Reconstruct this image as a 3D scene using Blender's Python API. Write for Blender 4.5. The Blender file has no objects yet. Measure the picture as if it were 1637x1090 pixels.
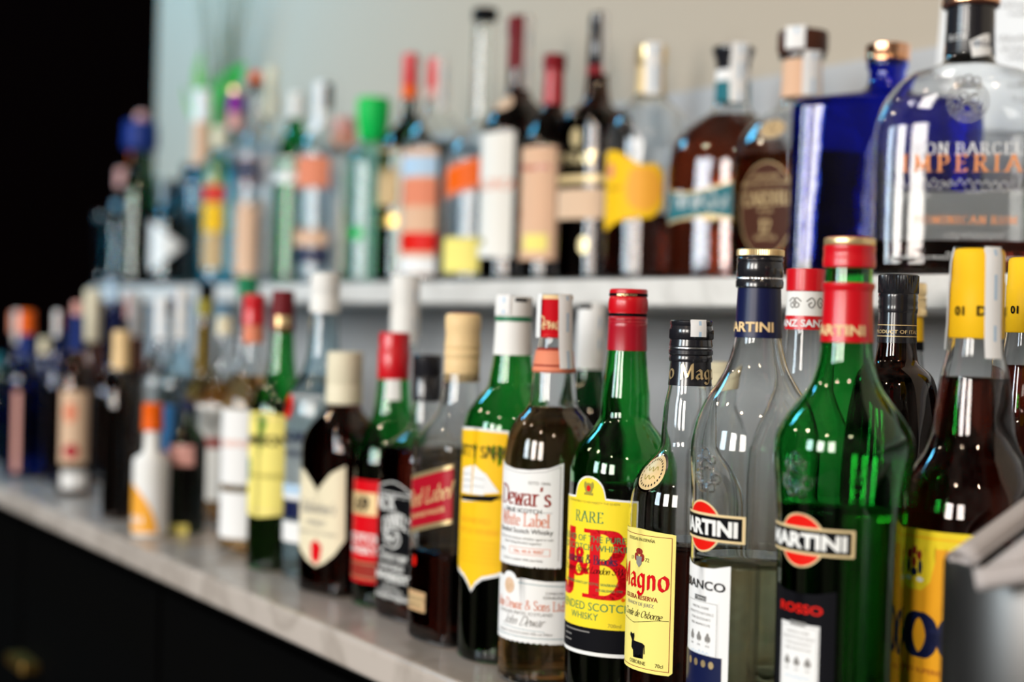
import bpy, bmesh, math, random
from mathutils import Vector, Matrix

# ------------------------------------------------------------------ camera, light, exposure
sc = bpy.context.scene
COL = sc.collection
FPX, CX, CY = 2420.0, 818.5, 545.0            # focal length and centre for the 1637 x 1090 frame
TH, PITCH, ROLL = math.radians(32.44), math.radians(-0.76), math.atan(0.028)
CT = 1.0                                       # top of the lower marble shelf
US = CT + 0.316                                # top of the upper marble shelf
EYE = Vector((0, 0, CT + 0.269))
_f = Vector((-math.cos(TH), math.sin(TH), 0)); _r = Vector((math.sin(TH), math.cos(TH), 0)); _u = Vector((0, 0, 1))
FW = _f * math.cos(PITCH) + _u * math.sin(PITCH)
_up = _u * math.cos(PITCH) - _f * math.sin(PITCH)
RT = _r * math.cos(ROLL) + _up * math.sin(ROLL)
UP = _up * math.cos(ROLL) - _r * math.sin(ROLL)
cam_d = bpy.data.cameras.new('camera'); cam = bpy.data.objects.new('camera', cam_d); COL.objects.link(cam)
cam_d.sensor_width = 36; cam_d.lens = FPX / 1637 * 36; cam_d.clip_start = 0.02; cam_d.clip_end = 50
M_ = Matrix.Identity(4)
for i in range(3):
    M_[i][0] = RT[i]; M_[i][1] = UP[i]; M_[i][2] = -FW[i]; M_[i][3] = EYE[i]
cam.matrix_world = M_
cam_d.dof.use_dof = True; cam_d.dof.focus_distance = 0.99; cam_d.dof.aperture_fstop = 3.0; cam_d.dof.aperture_blades = 0
sc.camera = cam

w = bpy.data.worlds.new('world'); sc.world = w; w.use_nodes = True
nt = w.node_tree; bg = nt.nodes['Background']
tc = nt.nodes.new('ShaderNodeTexCoord'); nz = nt.nodes.new('ShaderNodeTexNoise'); cr = nt.nodes.new('ShaderNodeValToRGB')
nz.inputs['Scale'].default_value = 2.2; nz.inputs['Detail'].default_value = 3
cr.color_ramp.elements[0].position = .38; cr.color_ramp.elements[0].color = (.012, .010, .010, 1)
cr.color_ramp.elements[1].position = .72; cr.color_ramp.elements[1].color = (.62, .50, .40, 1)
nt.links.new(tc.outputs['Generated'], nz.inputs['Vector']); nt.links.new(nz.outputs[0], cr.inputs[0]); nt.links.new(cr.outputs[0], bg.inputs[0])
bg.inputs[1].default_value = 0.38

def area(name, loc, aim, sx, sy, power, col):
    l = bpy.data.lights.new(name, 'AREA'); l.shape = 'RECTANGLE'; l.size = sx; l.size_y = sy; l.energy = power; l.color = col
    o = bpy.data.objects.new(name, l); COL.objects.link(o); o.location = loc
    o.rotation_euler = (Vector(aim) - Vector(loc)).to_track_quat('-Z', 'Y').to_euler(); return o
area('daylight_window_near', (1.9, -4.6, 2.3), (-1.0, .9, 1.2), 1.1, 1.7, 150, (1, .94, .86))
area('daylight_window_mid', (0.1, -5.2, 2.3), (-1.3, .9, 1.2), 1.1, 1.7, 170, (1, .96, .91))
area('daylight_window_far', (-1.9, -5.2, 2.3), (-2.2, 1.0, 1.3), 1.1, 1.7, 130, (.74, .90, 1))
area('skylight_left', (-3.2, .1, 2.7), (-3.3, 1.24, 2.0), .6, .4, 27, (.12, .60, 1))
for i, (x, y, z) in enumerate([(-.3, -.9, 2.5), (-1.5, -.8, 2.55), (.7, -.2, 2.5), (-2.6, -.6, 2.5)]):
    l = bpy.data.lights.new('ceiling_bulb', 'POINT'); l.energy = 14; l.color = (1, .78, .55); l.shadow_soft_size = .05
    o = bpy.data.objects.new('ceiling_bulb', l); COL.objects.link(o); o.location = (x, y, z)
sc.view_settings.view_transform = 'Standard'; sc.view_settings.look = 'None'; sc.view_settings.gamma = 1
sc.view_settings.use_curve_mapping = False; sc.view_settings.exposure = -0.08
cy = sc.cycles
cy.max_bounces = 22; cy.transmission_bounces = 22; cy.glossy_bounces = 4; cy.diffuse_bounces = 3; cy.transparent_max_bounces = 8
cy.caustics_reflective = False; cy.caustics_refractive = True; cy.blur_glossy = 1.0; cy.sample_clamp_indirect = 4.0
cy.use_denoising = True

# ------------------------------------------------------------------ materials
MAT = {}
def mat(name, col=(.8, .8, .8), rough=.5, metal=0, trans=0, ior=1.5, coat=0, bump=None, noise=None, spec=None):
    if name in MAT: return MAT[name]
    m = bpy.data.materials.new(name); m.use_nodes = True; n = m.node_tree; b = n.nodes['Principled BSDF']
    I = b.inputs
    I['Base Color'].default_value = (*col, 1); I['Roughness'].default_value = rough; I['Metallic'].default_value = metal
    I['Transmission Weight'].default_value = trans; I['IOR'].default_value = ior; I['Coat Weight'].default_value = coat
    I['Coat Roughness'].default_value = .08
    if spec is not None: I['Specular IOR Level'].default_value = spec
    if bump or noise:
        t = n.nodes.new('ShaderNodeTexCoord'); q = n.nodes.new('ShaderNodeTexNoise'); q.inputs['Scale'].default_value = (bump or noise)[0]
        q.inputs['Detail'].default_value = 4
        n.links.new(t.outputs['Object'], q.inputs['Vector'])
        if bump:
            k = n.nodes.new('ShaderNodeBump'); k.inputs['Strength'].default_value = bump[1]; k.inputs['Distance'].default_value = bump[2]
            n.links.new(q.outputs[0], k.inputs['Height']); n.links.new(k.outputs[0], I['Normal'])
        if noise:
            r = n.nodes.new('ShaderNodeValToRGB'); r.color_ramp.elements[0].color = (*noise[1], 1); r.color_ramp.elements[1].color = (*col, 1)
            r.color_ramp.elements[0].position = noise[2]; r.color_ramp.elements[1].position = noise[3]
            n.links.new(q.outputs[0], r.inputs[0]); n.links.new(r.outputs[0], I['Base Color'])
    MAT[name] = m; return m
def glass(name, col, ior=1.5, bump=None): return mat(name, col, 0.0, 0, 1.0, ior, bump=bump)
glass('clear', (.97, .985, .98), bump=(30, .05, .002)); glass('bluish', (.80, .93, .97)); glass('green', (.13, .62, .20), bump=(25, .05, .002)); glass('palegreen', (.65, .88, .75))
glass('emerald', (.06, .50, .22)); glass('brown', (.40, .14, .05)); glass('darkbrown', (.16, .055, .025)); glass('blue', (.03, .085, .62), bump=(18, .25, .004))
glass('navyglass', (.04, .12, .45)); glass('teal', (.10, .42, .52)); glass('darkgreen', (.05, .22, .10)); glass('imperialglass', (.97, .985, .99), bump=(22, .12, .003))
glass('cyan', (.22, .72, .85)); glass('redrum', (.46, .085, .035), 1.36); glass('vermouth', (.62, .52, .24), 1.34); glass('whisky', (1, .64, .28), 1.36); glass('darkwhisky', (.42, .10, .03), 1.36); glass('rum', (.18, .022, .010), 1.36); glass('colawine', (.12, .02, .01), 1.36)
glass('water', (.98, .99, .99), 1.34); glass('palewine', (.86, .84, .50), 1.34); glass('amberwine', (.85, .52, .10), 1.34); glass('greenish', (.85, .93, .45), 1.34)
def P(n, c, r=.45, **k):
    k.setdefault('spec', .5 if (k.get('coat') or k.get('metal')) else .10); return mat(n, c, r, **k)
P('white', (.86, .86, .84)); P('paper', (.84, .82, .77), .6); P('cream', (.80, .72, .52)); P('creamcap', (.80, .74, .56), .35); P('black', (.004, .004, .005), .5, spec=.06)
P('ink', (.006, .006, .008), .6, spec=.04); P('greyink', (.25, .24, .23), .6); P('navy', (.006, .010, .055), .35, spec=.3); P('blackplastic', (.012, .012, .016), .22, coat=.4)
P('red', (.66, .004, .010), .35); P('redcap', (.62, .004, .012), .3, coat=.12); P('brightred', (.74, .012, .006), .4); P('darkred', (.22, .012, .018), .35); P('crimson', (.42, .006, .02), .3, coat=.12)
P('yellow', (.93, .72, .03), .45); P('goldyellow', (.93, .55, .015), .45); P('lemon', (.92, .80, .22), .5); P('orange', (.86, .13, .005), .4); P('lightorange', (.92, .42, .05), .4); P('salmon', (.78, .26, .15), .5)
P('gold', (.88, .66, .34), .32, metal=.75); P('goldink', (.80, .62, .34), .45); P('copper', (.90, .48, .28), .22, metal=1); P('goldpaper', (.78, .57, .28), .4, metal=.2); P('silver', (.75, .77, .8), .25, metal=1); P('brass', (.75, .45, .12), .35, metal=1)
P('blueprint', (.05, .22, .55)); P('tealpaper', (.02, .16, .20), .45); P('paleblue', (.45, .62, .80)); P('greenink', (.02, .22, .10)); P('greencap', (.01, .55, .10), .35)
P('purple', (.25, .02, .30), .35); P('pink', (.70, .36, .32), .5); P('beige', (.74, .52, .36), .55); P('peach', (.76, .48, .32), .55); P('brownred', (.30, .03, .02), .5); P('browncap', (.07, .025, .015), .4)
P('maroon', (.16, .015, .02), .4); P('yelloworange', (.92, .42, .02), .45); P('tan', (.60, .42, .22), .5); P('lightgold', (.86, .62, .33), .35); P('strippaper', (.86, .86, .86), .55); P('leaf', (.01, .36, .04), .4); P('leaf2', (.16, .38, .06), .5); P('reed', (.16, .17, .10), .6)
P('darkblue', (.01, .03, .18), .3); P('etch', (.85, .85, .85), .6); P('olive', (.35, .30, .05)); P('coppertext', (.85, .33, .12), .4)

# ------------------------------------------------------------------ helpers
def link(o, parent=None):
    COL.objects.link(o)
    if parent is not None: o.parent = parent
    return o
def mesh_obj(name, verts, faces, mats, parent=None, smooth=True, midx=None):
    me = bpy.data.meshes.new(name); me.from_pydata([tuple(v) for v in verts], [], faces)
    for m in mats: me.materials.append(MAT[m] if isinstance(m, str) else m)
    if smooth: me.polygons.foreach_set('use_smooth', [True] * len(me.polygons))
    if midx: me.polygons.foreach_set('material_index', midx)
    me.update(); return link(bpy.data.objects.new(name, me), parent)
def tag(o, label, cat, group=None, kind=None):
    if label: o['label'] = label
    if cat: o['category'] = cat
    if group: o['group'] = group
    if kind: o['kind'] = kind
    return o
def box(name, lo, hi, m, parent=None, bevel=0, seg=3):
    bm = bmesh.new(); bmesh.ops.create_cube(bm, size=1)
    for v in bm.verts:
        for i in range(3): v.co[i] = (lo[i] + hi[i]) / 2 + v.co[i] * (hi[i] - lo[i])
    if bevel: bmesh.ops.bevel(bm, geom=list(bm.edges), offset=bevel, segments=seg, profile=.5, affect='EDGES')
    me = bpy.data.meshes.new(name); bm.to_mesh(me); bm.free(); me.materials.append(MAT[m] if isinstance(m, str) else m)
    o = link(bpy.data.objects.new(name, me), parent); return o
def hz(x): return 490.2 + .028 * x
def ray(px, py): return FW * FPX + RT * (px - CX) - UP * (py - CY)
def depth_at_Y(px, py, Y):
    r = ray(px, py); return Y / r.y * FPX
def pchip(P):
    P = sorted(P); n = len(P); xs = [p[0] for p in P]; ys = [p[1] for p in P]
    if n == 1: return lambda x: ys[0]
    h = [xs[i+1] - xs[i] for i in range(n-1)]; dl = [(ys[i+1] - ys[i]) / h[i] for i in range(n-1)]
    m = [0.0] * n
    for i in range(1, n-1):
        if dl[i-1] * dl[i] > 0:
            w1 = 2*h[i] + h[i-1]; w2 = h[i] + 2*h[i-1]; m[i] = (w1 + w2) / (w1/dl[i-1] + w2/dl[i])
    m[0] = dl[0]; m[-1] = dl[-1]
    def f(x):
        if x <= xs[0]: return ys[0]
        if x >= xs[-1]: return ys[-1]
        i = 0
        while x > xs[i+1]: i += 1
        t = (x - xs[i]) / h[i]
        return (2*t**3-3*t*t+1)*ys[i] + (t**3-2*t*t+t)*h[i]*m[i] + (-2*t**3+3*t*t)*ys[i+1] + (t**3-t*t)*h[i]*m[i+1]
    return f
def lerp(P):
    P = sorted(P)
    def f(x):
        if x <= P[0][0]: return P[0][1:]
        for a, b in zip(P, P[1:]):
            if x <= b[0]:
                t = (x - a[0]) / (b[0] - a[0] + 1e-9); return tuple(a[i] + (b[i] - a[i]) * t for i in range(1, len(a)))
        return P[-1][1:]
    return f

# ------------------------------------------------------------------ lettering
GL = {}
def _gl(s):
    for ln in s.strip().split('\n'):
        k, wd, d = ln.split(' ', 2); st = []
        for p in d.split('|'):
            sm = p.startswith('~'); pts = [tuple(float(c) for c in q.split(',')) for q in p.strip('~').split()]; st.append((sm, pts))
        GL[k] = (float(wd), st)
_gl('''A .74 0,0 .37,1|.37,1 .74,0|.14,.36 .6,.36
B .62 .1,0 .1,1|~.1,1 .4,.98 .52,.76 .4,.54 .1,.53|~.1,.53 .45,.5 .6,.27 .45,.02 .1,0
C .68 ~.62,.8 .5,.97 .32,1 .12,.85 .04,.5 .12,.15 .32,0 .5,.03 .64,.2
D .72 .1,0 .1,1|~.1,1 .4,.97 .64,.78 .68,.5 .64,.22 .4,.03 .1,0
E .56 .1,0 .1,1|.1,1 .5,1 .5,.86|.1,.52 .42,.52|.1,0 .52,0 .52,.15
F .52 .1,0 .1,1|.1,1 .5,1 .5,.86|.1,.52 .42,.52
G .74 ~.64,.8 .5,.97 .32,1 .12,.85 .04,.5 .12,.15 .32,0 .5,.03 .64,.15|.64,.15 .64,.42|.48,.42 .74,.42
H .74 .1,0 .1,1|.62,0 .62,1|.1,.52 .62,.52
I .24 .12,0 .12,1
J .4 ~.28,1 .28,.2 .2,.02 .04,0 .02,.12
K .68 .1,0 .1,1|.58,1 .12,.45|.25,.58 .64,0
L .56 .1,0 .1,1|.1,0 .52,0 .52,.18
M .88 .1,0 .12,1|.12,1 .44,.1|.44,.1 .76,1|.76,1 .78,0
N .76 .1,0 .1,1|.1,1 .64,0|.64,0 .64,1
O .76 ~.38,1 .14,.88 .04,.5 .14,.12 .38,0 .62,.12 .72,.5 .62,.88 .38,1
P .58 .1,0 .1,1|~.1,1 .42,.97 .55,.73 .42,.48 .1,.46
R .66 .1,0 .1,1|~.1,1 .42,.97 .53,.75 .42,.53 .1,.51|.3,.51 .64,0
S .54 ~.46,.82 .38,.97 .22,1 .08,.85 .14,.62 .4,.42 .48,.22 .38,.03 .2,0 .06,.18
T .64 .32,0 .32,1|.02,.84 .02,1 .62,1 .62,.84
U .74 ~.1,1 .1,.3 .2,.04 .38,0 .56,.05 .64,.3 .64,1
V .72 .02,1 .36,0|.36,0 .7,1
W 1.0 .02,1 .26,0|.26,0 .5,1|.5,1 .74,0|.74,0 .98,1
Y .68 .02,1 .34,.48|.66,1 .34,.48|.34,.48 .34,0
Z .6 .06,.86 .06,1 .54,1 .04,0 .54,0 .54,.15
a .46 ~.06,.52 .2,.62 .34,.55 .36,.4 .36,.1 .44,.02|~.36,.36 .12,.32 .04,.14 .16,0 .36,.14
b .5 .1,1 .1,.04|~.1,.45 .28,.62 .44,.48 .46,.28 .36,.04 .22,0 .1,.08
c .42 ~.38,.5 .24,.62 .08,.5 .04,.3 .1,.06 .24,0 .38,.1
d .5 ~.4,.48 .24,.62 .08,.5 .04,.28 .12,.04 .26,0 .4,.14|.4,1 .4,0
e .44 ~.04,.33 .38,.34 .36,.54 .22,.62 .08,.52 .04,.3 .1,.06 .24,0 .38,.1
f .32 ~.34,.92 .22,1 .14,.85 .14,.5 .14,0|.02,.6 .3,.6
g .48 ~.4,.5 .24,.62 .08,.5 .04,.3 .12,.06 .26,.04 .4,.16|~.4,.6 .4,-.1 .32,-.28 .16,-.3 .04,-.2
h .5 .1,1 .1,0|~.1,.42 .24,.6 .36,.56 .4,.42 .4,0
i .2 .1,.6 .1,0|.1,.82 .11,.86
k .46 .1,1 .1,0|.38,.6 .12,.28|.2,.36 .42,0
l .2 .1,1 .1,0
m .76 .1,.6 .1,0|~.1,.42 .24,.6 .36,.5 .38,0|~.38,.42 .52,.6 .62,.5 .66,0
n .5 .1,.6 .1,0|~.1,.42 .24,.6 .36,.56 .4,.42 .4,0
o .5 ~.25,.62 .08,.52 .04,.3 .1,.08 .25,0 .4,.08 .46,.3 .42,.52 .25,.62
p .5 .1,.6 .1,-.32|~.1,.45 .28,.62 .44,.48 .46,.28 .36,.04 .22,0 .1,.08
r .36 .1,.6 .1,0|~.1,.42 .2,.58 .34,.58
s .4 ~.34,.52 .2,.62 .08,.5 .14,.36 .3,.26 .34,.12 .2,0 .06,.08
t .32 ~.14,.85 .14,.15 .2,.01 .32,.06|.02,.6 .3,.6
u .5 ~.1,.6 .1,.16 .2,.01 .32,.04 .4,.2|.4,.6 .4,0
v .46 .04,.6 .23,0|.23,0 .42,.6
w .66 .04,.6 .18,0|.18,0 .33,.55|.33,.55 .48,0|.48,0 .62,.6
y .46 .04,.6 .24,.02|.44,.6 .14,-.3 .02,-.28
0 .6 ~.3,1 .12,.85 .04,.5 .12,.15 .3,0 .48,.15 .56,.5 .48,.85 .3,1
1 .36 .08,.82 .2,1|.2,1 .2,0
2 .56 ~.06,.78 .12,.96 .3,1 .46,.86 .44,.62 .06,0|.06,0 .52,0
5 .56 .14,1 .48,1|.14,1 .1,.55|~.1,.55 .3,.64 .48,.5 .5,.26 .36,.03 .18,0 .06,.12
7 .54 .06,1 .5,1 .2,0
& .76 ~.7,.1 .3,.62 .2,.85 .34,1 .46,.85 .36,.66 .1,.36 .1,.1 .28,0 .5,.1 .66,.45
. .2 .1,0 .11,.04
' .18 .1,1 .08,.8
- .36 .04,.36 .32,.36''')
def _catmull(p, k=5):
    out = []; n = len(p)
    for i in range(n - 1):
        a, b, c, d = p[max(i-1, 0)], p[i], p[i+1], p[min(i+2, n-1)]
        for s in range(k):
            t = s / k
            out.append(tuple(.5*((2*b[j]) + (-a[j]+c[j])*t + (2*a[j]-5*b[j]+4*c[j]-d[j])*t*t + (-a[j]+3*b[j]-3*c[j]+d[j])*t**3) for j in (0, 1)))
    out.append(p[-1]); return out
def _hull(pts):
    pts = sorted(set(pts)); 
    if len(pts) < 3: return pts
    def half(q):
        h = []
        for p in q:
            while len(h) > 1 and (h[-1][0]-h[-2][0])*(p[1]-h[-2][1]) - (h[-1][1]-h[-2][1])*(p[0]-h[-2][0]) <= 1e-9: h.pop()
            h.append(p)
        return h[:-1]
    return half(pts) + half(pts[::-1])
def nib(text, h, wn=.14, ang=12, serif=True, shear=0, gap=.12, tn=.035, smooth=True):
    """broad-nib lettering: convex pieces, centred on 0, baseline 0, y up"""
    ca, sa = math.cos(math.radians(ang)), math.sin(math.radians(ang)); polys = []; x0 = 0
    nb = [(sx*wn/2*ca - sy*tn/2*sa, sx*wn/2*sa + sy*tn/2*ca) for sx in (-1, 1) for sy in (-1, 1)]
    for ch in text:
        if ch == ' ': x0 += .35; continue
        if ch not in GL: x0 += .4; continue
        wd, st = GL[ch]
        for sm, pts in st:
            q = _catmull(pts) if (sm and smooth) else pts
            segs = list(zip(q, q[1:]))
            if serif and not sm:
                for e, o_ in ((pts[0], pts[1]), (pts[-1], pts[-2])):
                    if (abs(e[1]) < .01 or abs(e[1] - 1) < .01 or (ch.islower() and abs(e[1]-.6) < .01)) and abs(o_[1] - e[1]) > .3:
                        segs.append(((e[0] - .13, e[1]), (e[0] + .13, e[1])))
            for a, b in segs:
                polys.append([(x0 + px + dx, py + dy) for px, py in _hull([(a[0]+n[0], a[1]+n[1]) for n in nb] + [(b[0]+n[0], b[1]+n[1]) for n in nb]) for dx, dy in ((0, 0),)])
        x0 += wd + gap
    W = x0 - gap
    return [[((x - W/2 + y*shear) * h, y * h) for x, y in p] for p in polys]
_tc = {}
def sans(text, h, bold=0, sx=1, shear=0, space=1):
    key = (text, bold, space)
    if key not in _tc:
        cu = bpy.data.curves.new('t', 'FONT'); cu.body = text; cu.size = 1; cu.offset = bold; cu.space_character = space; cu.resolution_u = 3; cu.align_x = 'CENTER'
        o = bpy.data.objects.new('t', cu); me = o.to_mesh()
        vs = [(v.co.x, v.co.y) for v in me.vertices]; _tc[key] = [[vs[i] for i in p.vertices] for p in me.polygons]
        o.to_mesh_clear(); bpy.data.objects.remove(o); bpy.data.curves.remove(cu)
    s = h / .70
    return [[((x + y*shear)*s*sx, y*s) for x, y in p] for p in _tc[key]]
def disc(cx, cy_, rx, ry, n=28): return [(cx + rx*math.cos(2*math.pi*i/n), cy_ + ry*math.sin(2*math.pi*i/n)) for i in range(n)]
def rect(u0, y0, u1, y1): return [(u0, y0), (u1, y0), (u1, y1), (u0, y1)]
def line(pts, wd):
    out = []
    for a, b in zip(pts, pts[1:]):
        dx, dy = b[0]-a[0], b[1]-a[1]; L = math.hypot(dx, dy) or 1; nx, ny = -dy/L*wd/2, dx/L*wd/2
        out.append([(a[0]+nx, a[1]+ny), (b[0]+nx, b[1]+ny), (b[0]-nx, b[1]-ny), (a[0]-nx, a[1]-ny)])
    return out
def frame(u0, y0, u1, y1, wd): return line([(u0, y0), (u1, y0), (u1, y1), (u0, y1), (u0, y0)], wd)
def squiggle(seed, u0, u1, y, amp, wd=.8):
    R = random.Random(seed); pts = []; n = int((u1-u0)/(amp*.55)) + 2
    for i in range(n): pts.append((u0 + (u1-u0)*i/(n-1), y + (amp*.5 if i % 2 else -amp*.5)*R.uniform(.3, 1.2)))
    return line(_catmull(pts, 3), wd)
# items for labels: (material, layer, list of polygons in (u, y) pixels, y downwards)
def T(txt, u, y, h, m, bold=0, sx=1, shear=0, space=1, lay=2, arc=0):
    return (m, lay, [[(u + a, y - b + arc*(a*a)) for a, b in p] for p in sans(txt, h, bold, sx, shear, space)])
def N(txt, u, y, h, m, lay=2, arc=0, sx=1, **k):
    return (m, lay, [[(u + a*sx, y - b + arc*(a*a)) for a, b in p] for p in nib(txt, h, **k)])
def G(m, polys, lay=1):
    if polys and isinstance(polys[0][0], (int, float)): polys = [polys]
    return (m, lay, polys)

# ------------------------------------------------------------------ bottles
RB = []
class Bottle:
    def __init__(s, name, label, cat, x, y, Y, shelf='L', prof=None, glass='clear', liquid=None, sec=None, front=0, group=None, seg=56, wall=3.0, d=None, rb=6, punt=True):
        s.d = d or depth_at_Y(x, y, Y); s.k = s.d / FPX; s.x, s.yt = x, y
        top = EYE + ray(x, y) * s.k; zs = US if shelf == 'U' else CT
        s.H = top.z - zs; s.root = bpy.data.objects.new(name, None); link(s.root); s.root.location = (top.x, top.y, zs); s.root.empty_display_size = .02
        tag(s.root, label, cat, group)
        c = Vector((-top.x, -top.y, 0)).normalized(); s.c = c; s.r = Vector((-c.y, c.x, 0))
        s.front = math.radians(front); s.yb = y + s.H / s.k; s.seg = seg
        s.sec = lerp(sec) if sec else (lambda y: (1, 1, 2)); s.prof = None
        RB.append((top.x, top.y, max(p[1] for p in prof)*s.k if prof else 0, name, label, x, y, Y, shelf, max(p[1] for p in prof) if prof else 0))
        if prof:
            ext = [(a, b) for a, b in prof if a < s.yb - 14]
            s.prof = pchip(ext + [(s.yb - 10, ext[-1][1])]); y0 = prof[0][0]
            n = max(14, int((s.yb - y0) / 7)); ys = [y0 + (s.yb - rb - y0)*i/n for i in range(n+1)]
            ring = [(yy, s.prof(yy)) for yy in ys]
            rl = ring[-1][1]
            for a in (30, 60, 90): ring.append((s.yb - rb + rb*math.sin(math.radians(a)), rl - rb*(1-math.cos(math.radians(a)))))
            outer = [(y0, 0)] + ring + [(s.yb, rl*.72), (s.yb - 5, rl*.45), (s.yb - 7, 0)]
            V, F = s.lathe(outer)
            if wall:
                t = wall; yi = [yy for yy in ys if yy > y0 + 3 and yy < s.yb - 14]
                inn = [(yi[0], 0)] + [(yy, max(1, s.prof(yy) - t)) for yy in yi] + [(s.yb - 11, rl - t - 1), (s.yb - 8.5, rl - t - 5), (s.yb - 9, rl*.5), (s.yb - 13, 0)]
                V2, F2 = s.lathe(inn); o = len(V); V += V2; F += [tuple(o + i for i in reversed(f)) for f in F2]
            g = mesh_obj('glass', V, F, [glass], s.root)
            if liquid:
                ly, lm = liquid; t = wall - .35; n2 = max(8, int((s.yb - ly)/7)); yl = [ly + (s.yb - 15 - ly)*i/n2 for i in range(n2+1)]
                lq = [(ly, 0)] + [(yy, s.prof(yy) - t) for yy in yl] + [(s.yb - 10.8, rl - t - 1), (s.yb - 8.2, rl - t - 5), (s.yb - 8.7, rl*.5), (s.yb - 12.7, 0)]
                V, F = s.lathe(lq); mesh_obj('liquid', V, F, [lm], s.root)
    def z(s, y, sh=0): return s.H - (y - s.yt) * (s.k - sh)
    def rho(s, th, y, r):
        a, b, n = s.sec(y); q = th - s.front
        if abs(a-1) < 1e-3 and abs(b-1) < 1e-3 and n < 2.05: return r
        return r * ((abs(math.sin(q))/a)**n + (abs(math.cos(q))/b)**n) ** (-1/n)
    def pt(s, th, y, r, z=None, off=0):
        R = s.rho(th, y, r) * s.k + off
        return s.c*(math.cos(th)*R) + s.r*(math.sin(th)*R) + Vector((0, 0, s.z(y) if z is None else z))
    def lathe(s, rings, seg=None, rnd=False, knurl=None):
        n = seg or s.seg; V = []; F = []; idx = []
        for j, (y, r) in enumerate(rings):
            if r <= 0: idx.append([len(V)]); V.append(Vector((0, 0, s.z(y)))); continue
            idx.append(list(range(len(V), len(V)+n)))
            for i in range(n):
                th = 2*math.pi*i/n + s.front; rr = r
                if knurl and knurl[0] <= y <= knurl[1] and i % 2: rr = r - knurl[2]
                if rnd: V.append(s.c*(math.cos(th)*rr*s.k) + s.r*(math.sin(th)*rr*s.k) + Vector((0, 0, s.z(y))))
                else: V.append(s.pt(th, y, rr))
        for A, B_ in zip(idx, idx[1:]):
            if len(A) == 1 and len(B_) == 1: continue
            for i in range(n):
                j = (i+1) % n
                if len(A) == 1: F.append((A[0], B_[i], B_[j]))
                elif len(B_) == 1: F.append((A[i], B_[0], A[j]))
                else: F.append((A[i], B_[i], B_[j], A[j]))
        # c, r, up is left-handed for this winding: flip so normals point outward
        return V, F
    def turn(s, name, rings, m, seg=None, knurl=None, lab=None, close=True, rnd=True):
        """a turned part: rings from top down, hidden underside closed"""
        R = ([(rings[0][0], 0)] if close else []) + list(rings) + ([(rings[-1][0], 0)] if close else [])
        V, F = s.lathe(R, seg, rnd, knurl); o = mesh_obj(name, V, F, [m], s.root, smooth=False)
        pl = o.data.polygons; pl.foreach_set('use_smooth', [True]*len(pl)); o.data.set_sharp_from_angle(angle=math.radians(38))
        if lab: o['label'] = lab
        return o
    def sleeve(s, y0, y1, m, off=1.0, name='neck_sleeve', lab=None):
        n = max(2, int((y1-y0)/5)); R = [(y0 + (y1-y0)*i/n, s.prof(y0 + (y1-y0)*i/n) + off) for i in range(n+1)]
        R = [(y0, R[0][1] - off*.9)] + R + [(y1, R[-1][1] - off*.9)]
        V, F = s.lathe(R); o = mesh_obj(name, V, F, [m], s.root)
        o.data.set_sharp_from_angle(angle=math.radians(40))
        if lab: o['label'] = lab
        return o
    def label(s, phi, items, name='label', off=.35, lab=None, ry=None, rad=None, ys=None, yref=None):
        """flat artwork (u, y in pixels) laid round the bottle wall at angle phi"""
        ph = math.radians(phi); mats = []; bm = bmesh.new(); ally = []
        for m, lay, polys in items:
            if m not in mats: mats.append(m)
            for p in polys:
                if len(p) < 3: continue
                vs = [bm.verts.new((a, b, lay)) for a, b in p]
                try: f = bm.faces.new(vs); f.material_index = mats.index(m)
                except ValueError: pass
                ally += [q[1] for q in p]
        big = [f for f in bm.faces if len(f.verts) > 4]
        if big: bmesh.ops.triangulate(bm, faces=big)
        ymid = yref or (min(ally)+max(ally))/2; rf = rad or (lambda y: s.prof(y)); r0 = rf(ymid)
        th, arc = [0.0], [0.0]; step = math.radians(2)
        for sg in (1,):
            pass
        def table(sg):
            t, a = [0.0], [0.0]; p0 = s.pt(ph, ymid, r0, 0)
            for i in range(1, 75):
                q = s.pt(ph + sg*step*i, ymid, r0, 0); a.append(a[-1] + (q-p0).length / s.k); t.append(step*i); p0 = q
            return t, a
        tp, tn_ = table(1), table(-1)
        def theta(u):
            t, a = tp if u >= 0 else tn_; v = abs(u)
            for i in range(1, len(a)):
                if a[i] >= v: return ph + (1 if u >= 0 else -1) * (t[i-1] + (t[i]-t[i-1])*(v-a[i-1])/(a[i]-a[i-1]))
            return ph + (1 if u >= 0 else -1)*t[-1]
        us = [v.co.x for v in bm.verts]; st = r0 * .13; u = math.ceil(min(us)/st)*st
        while u < max(us):
            bmesh.ops.bisect_plane(bm, geom=bm.verts[:] + bm.edges[:] + bm.faces[:], plane_co=(u, 0, 0), plane_no=(1, 0, 0)); u += st
        if ys:
            yy = min(ally) + ys
            while yy < max(ally):
                bmesh.ops.bisect_plane(bm, geom=bm.verts[:] + bm.edges[:] + bm.faces[:], plane_co=(0, yy, 0), plane_no=(0, 1, 0)); yy += ys
        sh = r0 * s.k * max(0, math.cos(ph)) / FPX
        for v in bm.verts:
            u, y, lay = v.co; zz = s.z(y) + (y - hz(s.x)) * sh; yr = s.yt + (s.H - zz)/s.k
            v.co = s.pt(theta(u), yr, rf(yr), zz, (off + .13*lay) / 1000)
        for f in bm.faces: f.smooth = True
        me = bpy.data.meshes.new(name); bm.to_mesh(me); bm.free()
        for m in mats: me.materials.append(MAT[m])
        o = link(bpy.data.objects.new(name, me), s.root)
        if lab: o['label'] = lab
        return o
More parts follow.
